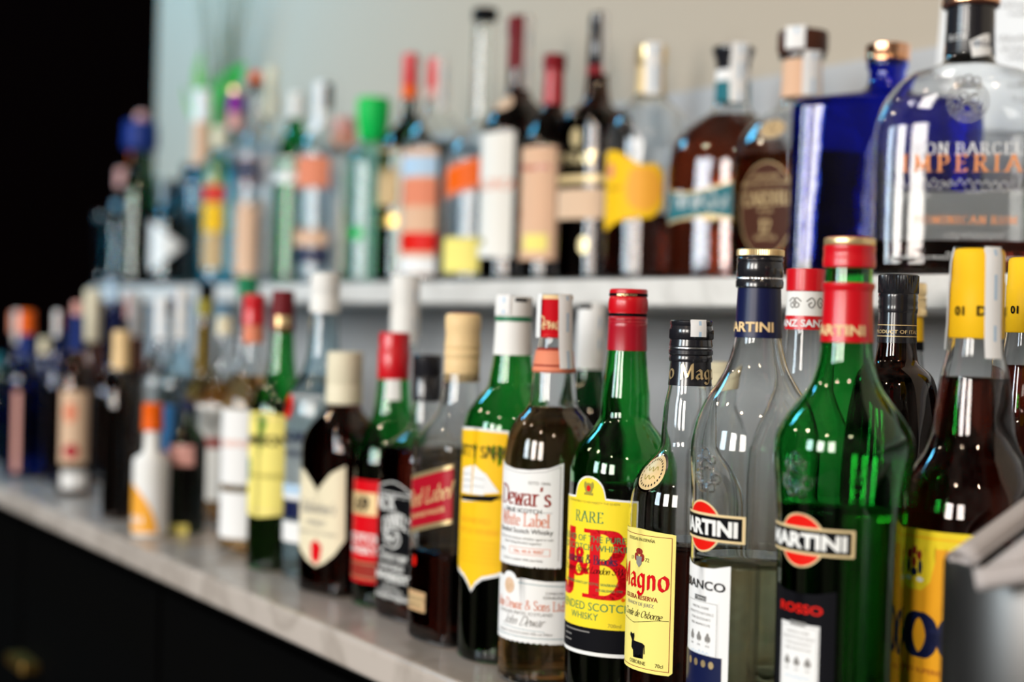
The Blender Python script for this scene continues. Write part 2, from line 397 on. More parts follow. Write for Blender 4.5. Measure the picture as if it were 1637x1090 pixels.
    def strip(s, phi, wd, ytop, path, m='strippaper', marks=True, over=20):
        """paper seal that crosses the cap top and hangs down; path = [(y, r)...] downwards"""
        ph = math.radians(phi); D = s.c*math.cos(ph) + s.r*math.sin(ph); Tn = -s.c*math.sin(ph) + s.r*math.cos(ph)
        rows = [(ytop - 1.2, -over + i*(path[0][1]+over)/4) for i in range(5)] + [(y, r + 1.2) for y, r in path]
        V = []; F = []; MI = []; nu = 7
        for y, r in rows:
            for i in range(nu):
                u = wd*(i/(nu-1) - .5)
                rr = math.sqrt(max(r*r - u*u, 0)) if r > 0 and y > ytop else r
                V.append(D*(rr*s.k) + Tn*(u*s.k) + Vector((0, 0, s.z(y))))
        for j in range(len(rows)-1):
            for i in range(nu-1):
                F.append((j*nu+i, j*nu+i+1, (j+1)*nu+i+1, (j+1)*nu+i)); MI.append(1 if marks and i == 3 and j % 2 == 1 else 0)
        n = len(V); V += [v + D*.0002 for v in V[:]]  # thin paper
        F += [tuple(n + q for q in reversed(f)) for f in F[:]]; MI = MI + MI
        return mesh_obj('tax_strip', V, F, [m, 'paleblue'], s.root, midx=MI)

def relief(B, pts, r, name, m, phi=0):
    """thin raised glass beading laid on the bottle face"""
    V = []; F = []
    for (u0, y0), (u1, y1) in pts:
        for e, (u, y) in enumerate(((u0, y0), (u1, y1))):
            th = math.radians(phi) + math.atan2(u, B.prof(y)*B.sec(y)[1]); c0 = B.pt(th, y, B.prof(y), off=.0006)
            for q in range(6):
                a = q*math.pi/3; du, dy = -(y1-y0), (u1-u0); L = math.hypot(du, dy) or 1
                V.append(c0 + ((B.r*math.cos(th) - B.c*math.sin(th))*(du/L) - Vector((0, 0, 1))*(dy/L))*(math.cos(a)*r) + (B.c*math.cos(th) + B.r*math.sin(th))*(math.sin(a)*r*.8))
        n = len(V)
        for q in range(6): F.append((n-12+q, n-12+(q+1) % 6, n-6+(q+1) % 6, n-6+q))
        F.append(tuple(n-12+q for q in range(5, -1, -1))); F.append(tuple(n-6+q for q in range(6)))
    return mesh_obj(name, V, F, [m], B.root)
def circ(cx, cy_, r, n=20, ry=None): return [((cx + r*math.cos(2*math.pi*i/n), cy_ + (ry or r)*math.sin(2*math.pi*i/n)), (cx + r*math.cos(2*math.pi*(i+1)/n), cy_ + (ry or r)*math.sin(2*math.pi*(i+1)/n))) for i in range(n)]
def crest(y):
    R = random.Random(int(y)); out = circ(0, y, 17, 16, 20) + circ(0, y - 30, 8, 10) + circ(-20, y + 8, 9, 10) + circ(20, y + 8, 9, 10) + circ(-10, y + 22, 8, 10) + circ(10, y + 22, 8, 10) + circ(-14, y - 20, 6, 8) + circ(14, y - 20, 6, 8)
    for i in range(14):
        a = R.uniform(0, 6.28); r = R.uniform(4, 30); u, v = r*math.cos(a), y + r*math.sin(a); out.append(((u, v), (u + R.uniform(-9, 9), v + R.uniform(-9, 9))))
    return out

# ------------------------------------------------------------------ setting
def marble(name, base, vein, rough):
    m = bpy.data.materials.new(name); m.use_nodes = True; n = m.node_tree; b = n.nodes['Principled BSDF']; b.inputs['Roughness'].default_value = rough
    t = n.nodes.new('ShaderNodeTexCoord'); q = n.nodes.new('ShaderNodeTexNoise'); q.inputs['Scale'].default_value = 5; q.inputs['Detail'].default_value = 8; q.inputs['Distortion'].default_value = 2.2
    r = n.nodes.new('ShaderNodeValToRGB'); e = r.color_ramp.elements; e[0].position = .40; e[0].color = (*base, 1); e[1].position = .62; e[1].color = (*base, 1)
    v = r.color_ramp.elements.new(.5); v.color = (*vein, 1)
    n.links.new(t.outputs['Object'], q.inputs['Vector']); n.links.new(q.outputs[0], r.inputs[0]); n.links.new(r.outputs[0], b.inputs['Base Color']); MAT[name] = m
marble('marble', (.54, .475, .425), (.42, .365, .32), .25)
marble('marble_up', (.78, .76, .73), (.66, .64, .61), .3)
P('wallpaint', (.49, .42, .335), .8); P('fadedolive', (.12, .10, .02), .6); P('fadedink', (.10, .09, .09), .6); P('palegrey', (.48, .48, .485), .7); P('darkwood', (.0018, .0008, .0008), .8, spec=.0); P('blackpanel', (.002, .002, .002), .8, spec=.02); P('floorstone', (.02, .018, .016), .6); P('undergrey', (.55, .60, .64), .7)
WY = 1.24
ST = lambda o: tag(o, None, None, None, 'structure')
o = ST(box('wall_back', (-3.6, WY, 0), (1.6, WY + .12, 3.2), 'wallpaint'))
o = ST(box('wall_lower_1', (-3.6, WY - .006, CT), (1.6, WY, CT + .572), 'palegrey'))  # thin pale grey layer over the lower back wall
o = ST(box('wall_left', (-3.75, -3.2, 0), (-3.6, WY + .12, 3.2), 'darkwood'))
o = ST(box('floor', (-3.75, -3.2, -.1), (1.6, WY + .12, 0), 'floorstone'))
slab = box('marble_counter', (-3.6, .571, CT - .029), (1.4, WY - .006, CT), 'marble', bevel=.005)
tag(slab, 'long pale marble slab of the lower shelf that the front rows of bottles stand on', 'shelf')
up = box('marble_shelf', (-3.09, .935, US - .028), (1.4, WY - .006, US), 'marble_up', bevel=.003)
tag(up, 'raised white marble ledge carrying the back row of bottles', 'shelf')
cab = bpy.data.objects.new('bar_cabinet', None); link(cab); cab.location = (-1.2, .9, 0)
tag(cab, 'black bar cabinet under the lower marble slab', 'cabinet')
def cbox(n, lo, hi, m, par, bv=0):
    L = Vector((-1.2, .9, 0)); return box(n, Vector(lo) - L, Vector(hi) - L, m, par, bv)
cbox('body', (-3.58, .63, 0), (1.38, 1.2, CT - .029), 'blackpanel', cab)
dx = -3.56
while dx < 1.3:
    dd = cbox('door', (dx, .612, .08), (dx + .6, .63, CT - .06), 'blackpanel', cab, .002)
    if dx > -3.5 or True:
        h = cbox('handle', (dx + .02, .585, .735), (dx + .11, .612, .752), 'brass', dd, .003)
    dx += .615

# paper sheet on the wall, top right
pr = bmesh.new()
def wall_pt(px, py, Y): r = ray(px, py); return EYE + r * (Y / r.y)
pc = [wall_pt(1497, 112, WY - .012), wall_pt(1512, -60, WY - .012), wall_pt(1760, -60, WY - .012), wall_pt(1760, 215, WY - .012), wall_pt(1560, 208, WY - .012)]
xs = [p.x for p in pc]; base = Vector((pc[0].x, WY - .012, pc[0].z))
V = [p - base for p in pc] + [p - base + Vector((0, .0006, 0)) for p in pc]; n = len(pc)
F = [tuple(range(n)), tuple(reversed(range(n, 2*n)))] + [(i, (i+1) % n, n + (i+1) % n, n + i) for i in range(n)]
ps = mesh_obj('paper_sheet', V, F, ['strippaper'], smooth=False); ps.location = base
tag(ps, 'pale handwritten paper sheet on the wall at the top right', 'paper')
V = []; F = []
R_ = random.Random(5)
for row, (y, x0) in enumerate([(8, 1600), (22, 1612), (62, 1596), (78, 1600), (92, 1610), (118, 1618), (150, 1625)]):
    for q in squiggle(row + 3, x0, 1740, y, 8, 1.5):
        i0 = len(V); V += [wall_pt(a, b, WY - .0125) - base for a, b in q]; F.append(tuple(range(i0, i0 + 4)))
w_ = mesh_obj('handwriting', V, F, ['fadedink'], ps, smooth=False)

# ------------------------------------------------------------------ bottles of the front row, drawn sharp
GRP_L, GRP_U = 'bottles on the lower marble shelf', 'bottles on the upper marble shelf'
NVY = 'navy'
def vermouth(lab, x, yt, Y, gl, liq, capm, slm, body, phi, word, capname):
    B = Bottle('vermouth_bottle', lab, 'bottle', x, yt, Y, 'L', body, gl, liq, group=GRP_L, seg=96)
    return B
ROS = Bottle('vermouth_bottle', 'green vermouth bottle with red cap, red neck sleeve and black ROSSO label', 'bottle', 1359, 380, 0.622, 'L',
    [(392, 34), (430, 37), (452, 38), (470, 38), (547, 41), (575, 44), (600, 50), (620, 58), (638, 71), (660, 88), (679, 100), (700, 109), (722, 111), (780, 106), (850, 101), (1085, 99)], 'green', (806, 'vermouth'), group=GRP_L, seg=96)
ROS.turn('cap', [(380, 36), (381, 39), (392, 39.5), (393, 38), (394, 41), (399, 41.5), (402, 40.5), (412, 41), (415, 42), (427, 41.5), (429, 39)], 'redcap', 120)
ROS.turn('cap_ring', [(381.5, 39.6), (383, 40.6), (391, 40.6), (392.5, 39.6)], 'gold', 120, knurl=(382, 392, .8), lab='gold milled rim of the cap')
ROS.turn('collar', [(452, 38.5), (453, 41.5), (460, 42), (463, 40), (466, 39.5)], 'redcap')
ROS.sleeve(464, 547, 'redcap', 1.2)
ROS.label(-12, [T('MARTINI', -14, 536, 16, 'lightgold', .03, 1.15)], 'neck_lettering', .75)
def vplate(phi, y, R, hw, B):
    return B.label(phi, [G('goldink', disc(0, y, R + 3, R + 3, 40), 0), G('brightred', disc(0, y, R, R, 40), 1), G('goldink', rect(-hw - 5, y - 22, hw + 5, y + 22), 2), G('black', rect(-hw, y - 18, hw, y + 18), 3),
        T('MARTINI', 0, y + 11.5, 23, 'white', .045, (2*hw - 14) / 105 * .83, lay=4)], 'badge', lab='red disc badge crossed by a black gold-edged name bar')
vplate(-38, 868, 41, 83, ROS)
leaves = [G('greyink', disc(a, 1040, 5, 7), 3) for a in (-20, 0, 20)]
def vlabel(phi, B, word, y0, wc, basem, yw, hw, smhw, smy, wm):
    it = [G(basem, [(-hw, y0), (-hw*.5, y0 + 7), (0, y0 + 9), (hw*.5, y0 + 7), (hw, y0), (hw, 1200), (-hw, 1200)], 0), T(word, 0, yw, 14, wc, .02, 1.35, lay=2)]
    it += [G('strippaper', rect(-smhw, smy, smhw, 1200), 1), G('ink', rect(-15, smy - 5, 15, smy + 3), 2), T('TORINO', 0, smy + 1.5, 5, 'white', 0, 1.1, lay=3)]
    it += [G('greyink', frame(-smhw + 3, smy + 5, smhw - 3, 1120, .8), 2)]
    for i, s_ in enumerate(['MARTINI, SI BERE', 'PRODOTTO NATURALE', 'E VINI SELEZIONATI', 'ERBE AROMATICHE']): it.append(T(s_, 0, smy + 16 + i*9, 4, 'greyink', 0, 1, lay=2))
    for a in (-20, 0, 20):
        it += [G('greyink', [disc(a + 3*q, smy + 60 + (3 if q else -2), 3, 5, 10) for q in (-1, 0, 1)] + [rect(a - .6, smy + 62, a + .6, smy + 70)], 2), T('ERBE', a, smy + 76, 3, 'greyink', lay=2)]
    it += [G('paleblue', squiggle(4, -24, 24, smy + 87, 8, 1), 2)]
    return B.label(phi, it)
vlabel(-38, ROS, 'ROSSO', 945, 'brightred', 'ink', 985, 62, 38, 1003, 'white')
relief(ROS, crest(758), .0007, 'embossed_crest', 'green', -40)

BIA = Bottle('vermouth_bottle', 'clear vermouth bottle with black cap, navy neck sleeve and white BIANCO label', 'bottle', 1216, 398, 0.633, 'L',
    [(410, 32), (455, 33), (480, 34), (540, 37), (565, 42), (590, 50), (615, 64), (638, 79), (665, 91), (690, 98), (720, 102), (790, 99), (860, 97), (1085, 96)], 'clear', (893, 'palewine'), group=GRP_L, seg=96)
BIA.turn('cap', [(398, 35), (400, 36), (410, 37), (411, 35), (413, 37), (417, 37.5), (419, 36), (427, 37.5), (441, 37.5), (443, 36.3), (448, 36.8), (450, 38), (459, 38), (461, 36)], 'blackplastic', 120)
BIA.turn('cap_ring', [(399, 36), (400.5, 38), (409, 38), (410.5, 36)], 'gold', 130, knurl=(400, 410, .9), lab='gold milled rim of the cap')
BIA.turn('tamper_line', [(444, 37), (445, 37.6), (446.5, 37.6), (447, 37)], 'silver', 90, knurl=(444, 447, 1))
BIA.sleeve(461, 540, 'navy', 1.2)
BIA.label(-12, [T('MARTINI', -14, 530, 15, 'lightgold', .03, 1.1)], 'neck_lettering', .75)
vplate(-53, 845, 39, 75, BIA)
vlabel(-53, BIA, 'BIANCO', 903, 'ink', 'strippaper', 946, 58, 40, 962, 'ink')
BIA.label(-50, [G('navy', rect(-58, 1052, 42, 1200), 4), G('gold', [disc(a, 1066, 5, 6) for a in (-28, -10, 8, 24)], 5)], 'label_foot', lab='navy foot of the label with gold medals')
relief(BIA, crest(752), .0007, 'embossed_crest', 'clear', -46)

MAG = Bottle('brandy_bottle', 'clear brandy bottle with black cap, gold shoulder medallion and cream label with black bull', 'bottle', 1106, 512, 0.644, 'L',
    [(520, 30), (560, 31), (616, 34), (650, 40), (690, 43), (712, 44), (726, 52), (740, 64), (758, 77), (780, 87), (805, 91), (850, 92), (1080, 91)], 'clear', (868, 'colawine'), group=GRP_L, seg=90)
MAG.turn('cap', [(512, 32), (514, 34.5), (519, 34.5), (521, 33), (526, 34.5), (528, 35.5), (541, 35.5), (543, 33.5), (553, 35), (554, 33.5), (558, 33.5), (560, 35.5), (566, 35.5), (568, 33.5), (574, 35), (578, 34)], 'blackplastic', 110, knurl=(527, 542, 1.1))
MAG.turn('tamper_line', [(554.5, 34), (555, 35.3), (557, 35.3), (557.5, 34)], 'silver', 80)
MAG.sleeve(576, 616, 'blackplastic', 1.0)
MAG.label(4, [N('Magno', 22, 606, 24, 'gold', wn=.17, ang=38, smooth=False, serif=False), N('o', -36, 606, 24, 'gold', wn=.17, ang=38, serif=False)], 'neck_lettering', .7)
MAG.strip(18, 26, 512, [(513, 34), (520, 36), (530, 36.5), (538, 36.5)], marks=True, over=12)
it = [G('lemon', [(-66, 850), (-60, 852), (0, 848), (60, 852), (66, 853), (66, 1072), (60, 1077), (-60, 1077), (-66, 1072)], 0), G('brownred', frame(-60, 858, 60, 1071, 1.0))]
it += [T('BODEGAS EN ESPAÑA', 0, 868, 5, 'ink', 0, .9), G('brownred', disc(0, 885, 8, 5)), G('brownred', [disc(-7 + 14*(i % 2), 893 + 3*(i//2), 5, 5, 12) for i in range(4)]), G('greyink', [(-7, 893), (7, 893), (6, 905), (0, 911), (-6, 905)], 2),
       T('17', -18, 900, 6, 'ink'), T('72', 18, 900, 6, 'ink'),
       N('Magno', 0, 943, 36, 'red', wn=.17, ang=38, smooth=False, serif=False, sx=.95), T('SOLERA RESERVA', 0, 962, 7, 'brownred', .015, 1), T('BRANDY DE JEREZ', 0, 972, 5.5, 'greyink', .0, 1.0),
       N('Conde de Osborne', 2, 990, 11, 'ink', wn=.09, ang=45, serif=False, shear=.4, gap=.02), G('ink', line([(-45, 996), (-10, 1001), (40, 991), (58, 990)], .8), 2),
       G('ink', [[(-14, 1030), (12, 1031), (15, 1036), (14, 1056), (10, 1056), (9, 1045), (-2, 1046), (-4, 1057), (-9, 1057), (-10, 1046), (-15, 1042)], [(-14, 1030), (-18, 1022), (-20, 1023), (-18, 1018), (-12, 1020), (-8, 1018), (-7, 1023), (-9, 1032)], [(12, 1031), (17, 1034), (17.5, 1048), (16, 1048), (15.5, 1036)]], 2),
       T('OSBORNE', 0, 1066, 6, 'ink', 0, 1), T('70cl', 44, 1066, 6, 'ink')]
MAG.label(-50, it)
MAG.label(-48, [G('green', disc(0, 758, 31, 31, 36), 0), G('goldpaper', disc(0, 758, 27, 27, 36), 1), G('ink', [disc(21*math.cos(a*.2618), 758 + 21*math.sin(a*.2618), 1.2, 2.2, 6) for a in range(24)] + disc_ring if False else [disc(21*math.cos(a*.2618), 758 + 21*math.sin(a*.2618), 1.2, 2.2, 6) for a in range(24)], 2), G('olive', squiggle(3, -12, 12, 752, 9, 1.4) + squiggle(8, -12, 12, 764, 9, 1.4), 2)], 'medallion', .5, lab='gold round seal rimmed in green on the shoulder', ys=4)

JBB = Bottle('whisky_bottle', 'green whisky bottle with a red cap and yellow label bearing huge red letters', 'bottle', 1005, 462, 0.652, 'L',
    [(468, 27), (505, 28), (560, 31), (600, 35), (640, 39), (655, 39), (668, 40), (680, 47), (695, 60), (712, 72), (730, 81), (755, 85), (1080, 86)], 'green', (770, 'rum'), group=GRP_L, seg=90)
JBB.turn('cap', [(462, 28), (464, 30.5), (474, 30.5), (475, 29.5), (478, 31), (484, 31.8), (496, 31.8), (499, 30.5), (501, 30.5)], 'redcap', 110, knurl=(484, 497, .8))
JBB.turn('cap_band', [(469, 30.3), (469.5, 30.9), (473.5, 30.9), (474, 30.3)], 'black', lab='thin black band with gold print on the red cap')
JBB.label(-5, [T('IMPORTED', 0, 473, 3.4, 'gold', .01, 1.4)], 'cap_lettering', .3, rad=lambda y: 31.0)
JBB.turn('neck_ring', [(501, 29.5), (502, 30.5), (505, 30.5), (506, 29.5)], 'black')
JBB.turn('neck_sleeve', [(505.5, 29.5), (507, 31), (511, 31.5), (512, 30.5), (516, 31.5), (517, 30.8), (522, 31.5), (524, 31), (560, 32), (560.5, 31)], 'crimson')
JBB.label(30, [N('Justerini', 4, 538, 9, 'ink', wn=.08, ang=45, serif=False, shear=.5, gap=0)], 'neck_lettering', .5)
hump = [(-74, 802), (-30, 800)] + [(28*math.sin(a), 794 - 28*math.cos(a)) for a in [math.radians(q) for q in range(-80, 81, 16)]] + [(30, 800), (74, 802)]
ho = [(a*1.04, b - 3) for a, b in hump]
it = [G('white', ho + [(77, 1050), (-77, 1050)], 0), G('yellow', hump + [(74, 1006), (-74, 1006)], 1), G('ink', rect(-74, 1006, 74, 1044), 1)]
it += [G('olive', [disc(0, 783, 8, 9), rect(-9, 790, 9, 794), disc(-7, 778, 3, 6, 10), disc(7, 778, 3, 6, 10)], 2), G('brightred', disc(0, 783, 4, 5), 3), T('BY APPOINTMENT TO HER MAJESTY THE QUEEN', 0, 807, 3.6, 'olive', 0, .95)]
it += [N('RARE', 0, 837, 17, 'greenink', wn=.13, ang=5, gap=.2),
       N('J', -46, 955, 104, 'red', wn=.2, ang=0, tn=.06, serif=True), N('B', 35, 955, 104, 'red', wn=.19, ang=0, tn=.06, sx=.92), N('&', -13, 924, 44, 'red', wn=.17, ang=10, tn=.06, serif=False),
       T('A BLEND OF THE PUREST', 0, 868, 10, 'greenink', 0, .98, lay=3), T('OLD SCOTCH WHISKIES', 0, 882, 10, 'greenink', 0, .98, lay=3), N('Justerini & Brooks', 0, 903, 14, 'navy', wn=.13, ang=5, gap=.03, lay=3, sx=.92),
       N('St James Street London S.W.', 0, 918, 10.5, 'ink', wn=.09, ang=40, serif=False, shear=.35, gap=.0, lay=3), T('WINE MERCHANTS BY ROYAL WARRANT', 0, 937, 4.5, 'greenink', 0, .9, lay=3), T('ESTABLISHED 1749', 40, 946, 4, 'greenink', 0, .9, lay=3),
       T('BLENDED SCOTCH', 0, 978, 13, 'greenink', .0, .95), T('WHISKY', -4, 993, 11, 'greenink', 0, .95), G('orange', disc(62, 957, 3, 3), 2), T('700ml', 50, 1002, 6, 'olive')]
it += [G('greyink', [rect(-52, 1012 + 9*i, -30 + 40*(i == 0), 1014 + 9*i) for i in range(3)], 2)]
JBB.label(-38, it)

DEW = Bottle('whisky_bottle', 'amber whisky bottle with sealed red cap and two white labels lettered in red', 'bottle', 889, 472, 0.642, 'L',
    [(482, 22), (538, 24), (556, 27), (595, 34), (640, 38), (652, 42), (664, 54), (682, 65), (702, 72), (740, 76), (1000, 77)], 'clear', (650, 'whisky'), group=GRP_L, seg=90)
DEW.turn('cap', [(472, 25), (473, 27), (479, 27), (480, 26.5), (532, 27.5), (534, 26.5), (537, 28), (540, 26.5)], 'redcap')
DEW.turn('cap_ring', [(471.5, 24), (472, 27.6), (478.5, 27.6), (479, 26.5)], 'lightgold', lab='gold rim of the red cap')
DEW.label(-22, [N('Dewar', 0, 526, 20, 'lightgold', wn=.10, ang=45, serif=False, shear=.4, gap=0)], 'cap_lettering', .4, rad=lambda y: 28)
DEW.sleeve(556, 594, 'brownred', 1.0); DEW.turn('sleeve_rings', [(560, 29.5), (562, 31), (566, 30.5), (570, 32), (575, 32), (579, 33.2), (584, 33), (588, 34.6), (592, 35), (595, 34)], 'salmon', close=False)
DEW.strip(34, 26, 471, [(473, 27), (480, 29), (500, 30), (530, 31), (560, 33), (588, 37)], over=18)
DEW.strip(-70, 20, 471, [(473, 27), (480, 28.5), (520, 29), (540, 29)], over=5, marks=False)
ser = [(66 - i*132/44, 905 + (0 if i % 2 else 3)) for i in range(45)]
it = [G('strippaper', [(-68, 740), (-45, 748), (-15, 752), (15, 752), (45, 748), (68, 739), (68, 905)] + ser + [(-68, 905)], 0), G('greyink', line([(-64, 746), (-40, 754), (0, 758), (40, 754), (63, 745), (63, 896)], .7))]
it += [T('ESTD 1846', 30, 775, 5, 'greyink', 0, 1.1), N("Dewar's", 0, 809, 30, 'brownred', wn=.13, ang=15, gap=.06, sx=.92), T('TRUE SCOTCH', 0, 821, 6.5, 'ink', .01, 1.15), G('greyink', line([(-52, 819), (-36, 819)], .8) + line([(36, 819), (52, 819)], .8)),
       N('White Label', 0, 842, 20, 'salmon', wn=.11, ang=15, gap=.05, sx=.88), T('Blended Scotch Whisky', 0, 854, 8, 'ink', .0, .98),
       T('Made from the choicest whiskies aged in oak', 0, 864, 4.2, 'greyink'), T('before being blended together', 0, 871, 4.2, 'greyink'), G('salmon', frame(-22, 877, 50, 888, .8)), T('No. 44 A 9007', 14, 885.5, 6, 'salmon', .01), T('PERTH', -44, 886, 5, 'greyink'), T('bottled in scotland 1846 aberfeldy', 0, 898, 4, 'greyink')]
DEW.label(-36, it)
bot = [(72 - i*144/30, 1028 + (2 if i % 2 else 0)) for i in range(31)]
it = [G('strippaper', [(-72, 930), (-60, 926), (-40, 927)] + [(-26 + 16*math.sin(math.radians(q)), 930 - 12*math.cos(math.radians(q))) for q in range(-80, 81, 20)] + [(0, 926), (40, 929), (72, 929)] + bot, 0), G('tealpaper', line([(-6, 934), (70, 937)], 1) + line([(-70, 1020), (70, 1021)], 1)),
      G('beige', [disc(-26, 941, 12, 13)], 1), G('tan', squiggle(2, -34, -18, 941, 12, 1.0), 2),
      N('John Dewar & Sons Ltd', 4, 976, 15, 'salmon', wn=.1, ang=15, gap=.04, sx=.82), T('DISTILLERS PERTH, SCOTLAND', 0, 985, 5.2, 'greyink'), N('John Dewar', 0, 1002, 15, 'greyink', wn=.08, ang=40, serif=False, shear=.5, gap=0), G('tealpaper', line([(-40, 1006), (40, 1010)], .7)), T('PRODUCT OF SCOTLAND 40% vol 700ml', 0, 1016, 4, 'greyink'), T('LONDON', 54, 950, 4.5, 'greyink'), T('EDINBURGH', 54, 957, 4.5, 'greyink')]
DEW.label(-32, it, 'lower_label')

CUT = Bottle('whisky_bottle', 'green whisky bottle with a white cap and deep yellow label showing a white sailing ship', 'bottle', 822, 474, 0.653, 'L',
    [(482, 25), (510, 27), (567, 30), (600, 35), (618, 38), (632, 50), (648, 62), (664, 71), (690, 76), (720, 77), (1000, 77)], 'green', (700, 'darkwhisky'), group=GRP_L, seg=80)
CUT.turn('cap', [(474, 27), (476, 29.5), (503, 30), (506, 29)], 'white', lab='white screw cap')
CUT.turn('cap_band', [(507, 28.5), (508, 29.5), (512, 29.5), (513, 28.5)], 'greenink')
CUT.sleeve(514, 567, 'white', 1.2); CUT.label(20, [G('black', rect(-9, 476, 12, 482), 0)], 'cap_mark', .3, rad=lambda y: 30)
CUT.strip(-35, 26, 473, [(475, 29.5), (485, 30.5), (495, 30.5), (502, 30.5)], over=20)
sh = [(-62, 692), (0, 689), (62, 692), (62, 905), (45, 915), (20, 922), (8, 932), (0, 944), (-8, 932), (-20, 922), (-45, 915), (-62, 905)]
it = [G('strippaper', [(a*1.05, (b - 4) if b < 800 else b + 5) for a, b in sh], 0), G('goldyellow', sh, 1), N('CUTTY SARK', 2, 732, 18, 'fadedolive', wn=.17, ang=8, gap=.1, sx=.86), 
      G('strippaper', [[(-34, 792), (-30, 752), (-4, 746), (-6, 792)], [(-4, 792), (0, 744), (22, 758), (20, 792)], [(18, 790), (22, 756), (46, 786)], [(-40, 800), (44, 792), (34, 800), (-30, 806)]], 2), G('ink', [[(-44, 797), (52, 790), (34, 801), (-34, 804)]] + line([(-50, 800), (58, 796)], 1), 3), G('ink', line([(-34, 762), (-6, 760)], .7) + line([(-34, 772), (-6, 770)], .7) + line([(-33, 782), (-6, 780)], .7) + line([(-2, 765), (20, 767)], .7) + line([(-2, 778), (20, 779)], .7), 3)]
it += [T('BLENDED', 0, 838, 9, 'yelloworange', .01, 1.2), T('SCOTCH WHISKY', 0, 855, 9, 'yelloworange', .01, 1.1), G('yelloworange', [q for i in range(5) for q in line([(-52, 868 + i*8), (52, 868 + i*8)], .8)])]
CUT.label(-45, it)

EXT = 'square'
sqs = [(0, 1, 1, 2), (660, 1, 1, 2.05), (712, 1, 1, 5.5), (2000, 1, 1, 7)]
RED = Bottle('whisky_bottle', 'square whisky bottle with a gold stopper cap and slanted dark red and gold label', 'bottle', 741, 501, .647, 'L',
    [(515, 25), (605, 29), (640, 33), (665, 40), (690, 52), (712, 61), (735, 61), (1000, 61)], 'clear', (878, 'colawine'), sec=sqs, front=-55, group=GRP_L, seg=96, rb=8)
RED.turn('cap', [(501, 24), (503, 27), (505, 28.5), (522, 29), (530, 27.5), (545, 28), (552, 29), (556, 29), (558, 27.5), (561, 29), (571, 29), (573, 27.5), (576, 28.5), (608, 28.5), (610, 27)], 'lightgold', lab='pale gold cap with grooves')
RED.turn('cap_top', [(499.5, 18), (500, 21), (501.5, 22)], 'darkred')
def slant(u, y): return (u, y - u*.26)
it = [G('gold', [slant(-60, 754), slant(60, 754), slant(60, 848), slant(-60, 848)], 0), G('crimson', [slant(-60, 761), slant(60, 761), slant(60, 840), slant(-60, 840)], 1)]
it += [(m, l, [[(a, b - a*.26) for a, b in p] for p in ps]) for m, l, ps in [N('Red Label', 0, 806, 26, 'goldpaper', wn=.11, ang=25, serif=False, shear=.25, gap=.04), T('JOHNNIE WALKER', 0, 826, 8, 'goldpaper', .01, 1)]]
RED.label(-55, it, yref=800)
RED.label(-55, [G('tan', rect(-60, 950, 4, 982), 0), G('brown' if False else 'brownred', frame(-57, 953, 1, 979, 1), 1), T('BLENDED SCOTCH', -28, 965, 5, 'ink'), T('WHISKY 70cl', -28, 975, 5, 'ink')], 'lower_label', yref=960, lab='small tan label near the foot')
RED.label(-55, [G('brightred', disc(-30, 902, 5, 9), 0)], 'seal_dot', yref=900)

sqj = [(0, 1, 1, 2), (690, 1, 1, 2.05), (722, 1, 1, 6), (2000, 1, 1, 8)]
JDB = Bottle('whiskey_bottle', 'square dark whiskey bottle with a black cap and black label of white scrollwork', 'bottle', 684, 567, .666, 'L',
    [(575, 20), (640, 23), (680, 28), (700, 42), (718, 55), (735, 58), (1000, 58)], 'clear', (715, 'rum'), sec=sqj, front=-56, group=GRP_L, seg=90, rb=8)
JDB.turn('cap', [(567, 22), (569, 24), (600, 24), (602, 23), (604, 24), (640, 24), (641, 23)], 'blackplastic', 80, knurl=(572, 598, .8))
it = [G('black', rect(-60, 780, 60, 962), 0), G('white', frame(-54, 790, 54, 955, 1.6) + frame(-50, 795, 50, 950, .7)), N('JACK', -26, 818, 22, 'white', wn=.2, ang=5, arc=-.002), N("DANIEL'S", 14, 842, 22, 'white', wn=.2, ang=5, sx=.72, arc=.004),
      G('white', disc(0, 862, 24, 16), 1), G('black', disc(0, 862, 21, 13), 2), T('No.7', 0, 867, 13, 'white', .03, .9, lay=3), N('Tennessee', 0, 898, 18, 'white', wn=.12, ang=35, serif=False, shear=.3, gap=.02), T('SOUR MASH', 0, 912, 8, 'white', .02, 1.1), T('WHISKEY', 0, 930, 13, 'white', .03, 1.2), T('40% VOL 70cl', 0, 940, 5, 'white'), T('LYNCHBURG TENN', 0, 948, 5, 'white')]
JDB.label(-56, it, yref=870)
JDB.label(-56, [G('white', line(_catmull([(-50, 788), (-30, 778), (0, 772), (30, 778), (50, 788)]), 1.6) + squiggle(4, -45, 45, 957, 8, 1.4))], 'label_scroll', .6, yref=860)

VAT = Bottle('whisky_bottle', 'green-shouldered bottle with a tall bright red cap and narrow red label', 'bottle', 631, 531, .672, 'L',
    [(545, 20), (605, 25), (640, 28), (665, 32), (690, 44), (715, 54), (745, 58), (1000, 58)], 'green', (730, 'rum'), group=GRP_L, seg=64)
VAT.turn('cap', [(531, 22), (533, 24.5), (560, 24.5), (562, 25.5), (604, 26), (606, 25)], 'redcap'); VAT.label(0, [G('white', rect(-12, 607, 12, 640), 0)], 'neck_label', lab='small white neck label')
VAT.label(-50, [G('red', rect(-48, 768, 48, 932), 0), G('goldpaper', rect(-32, 788, 30, 824)), N('69', 0, 820, 26, 'ink', wn=.2) if False else T('69', 0, 817, 22, 'ink', .04), T('SCOTCH', 0, 868, 14, 'white', .03), T('WHISKY', 0, 886, 12, 'white', .02), G('brownred', rect(-46, 897, 46, 928)), G('tan', frame(-42, 901, 42, 924, 1), 2)])

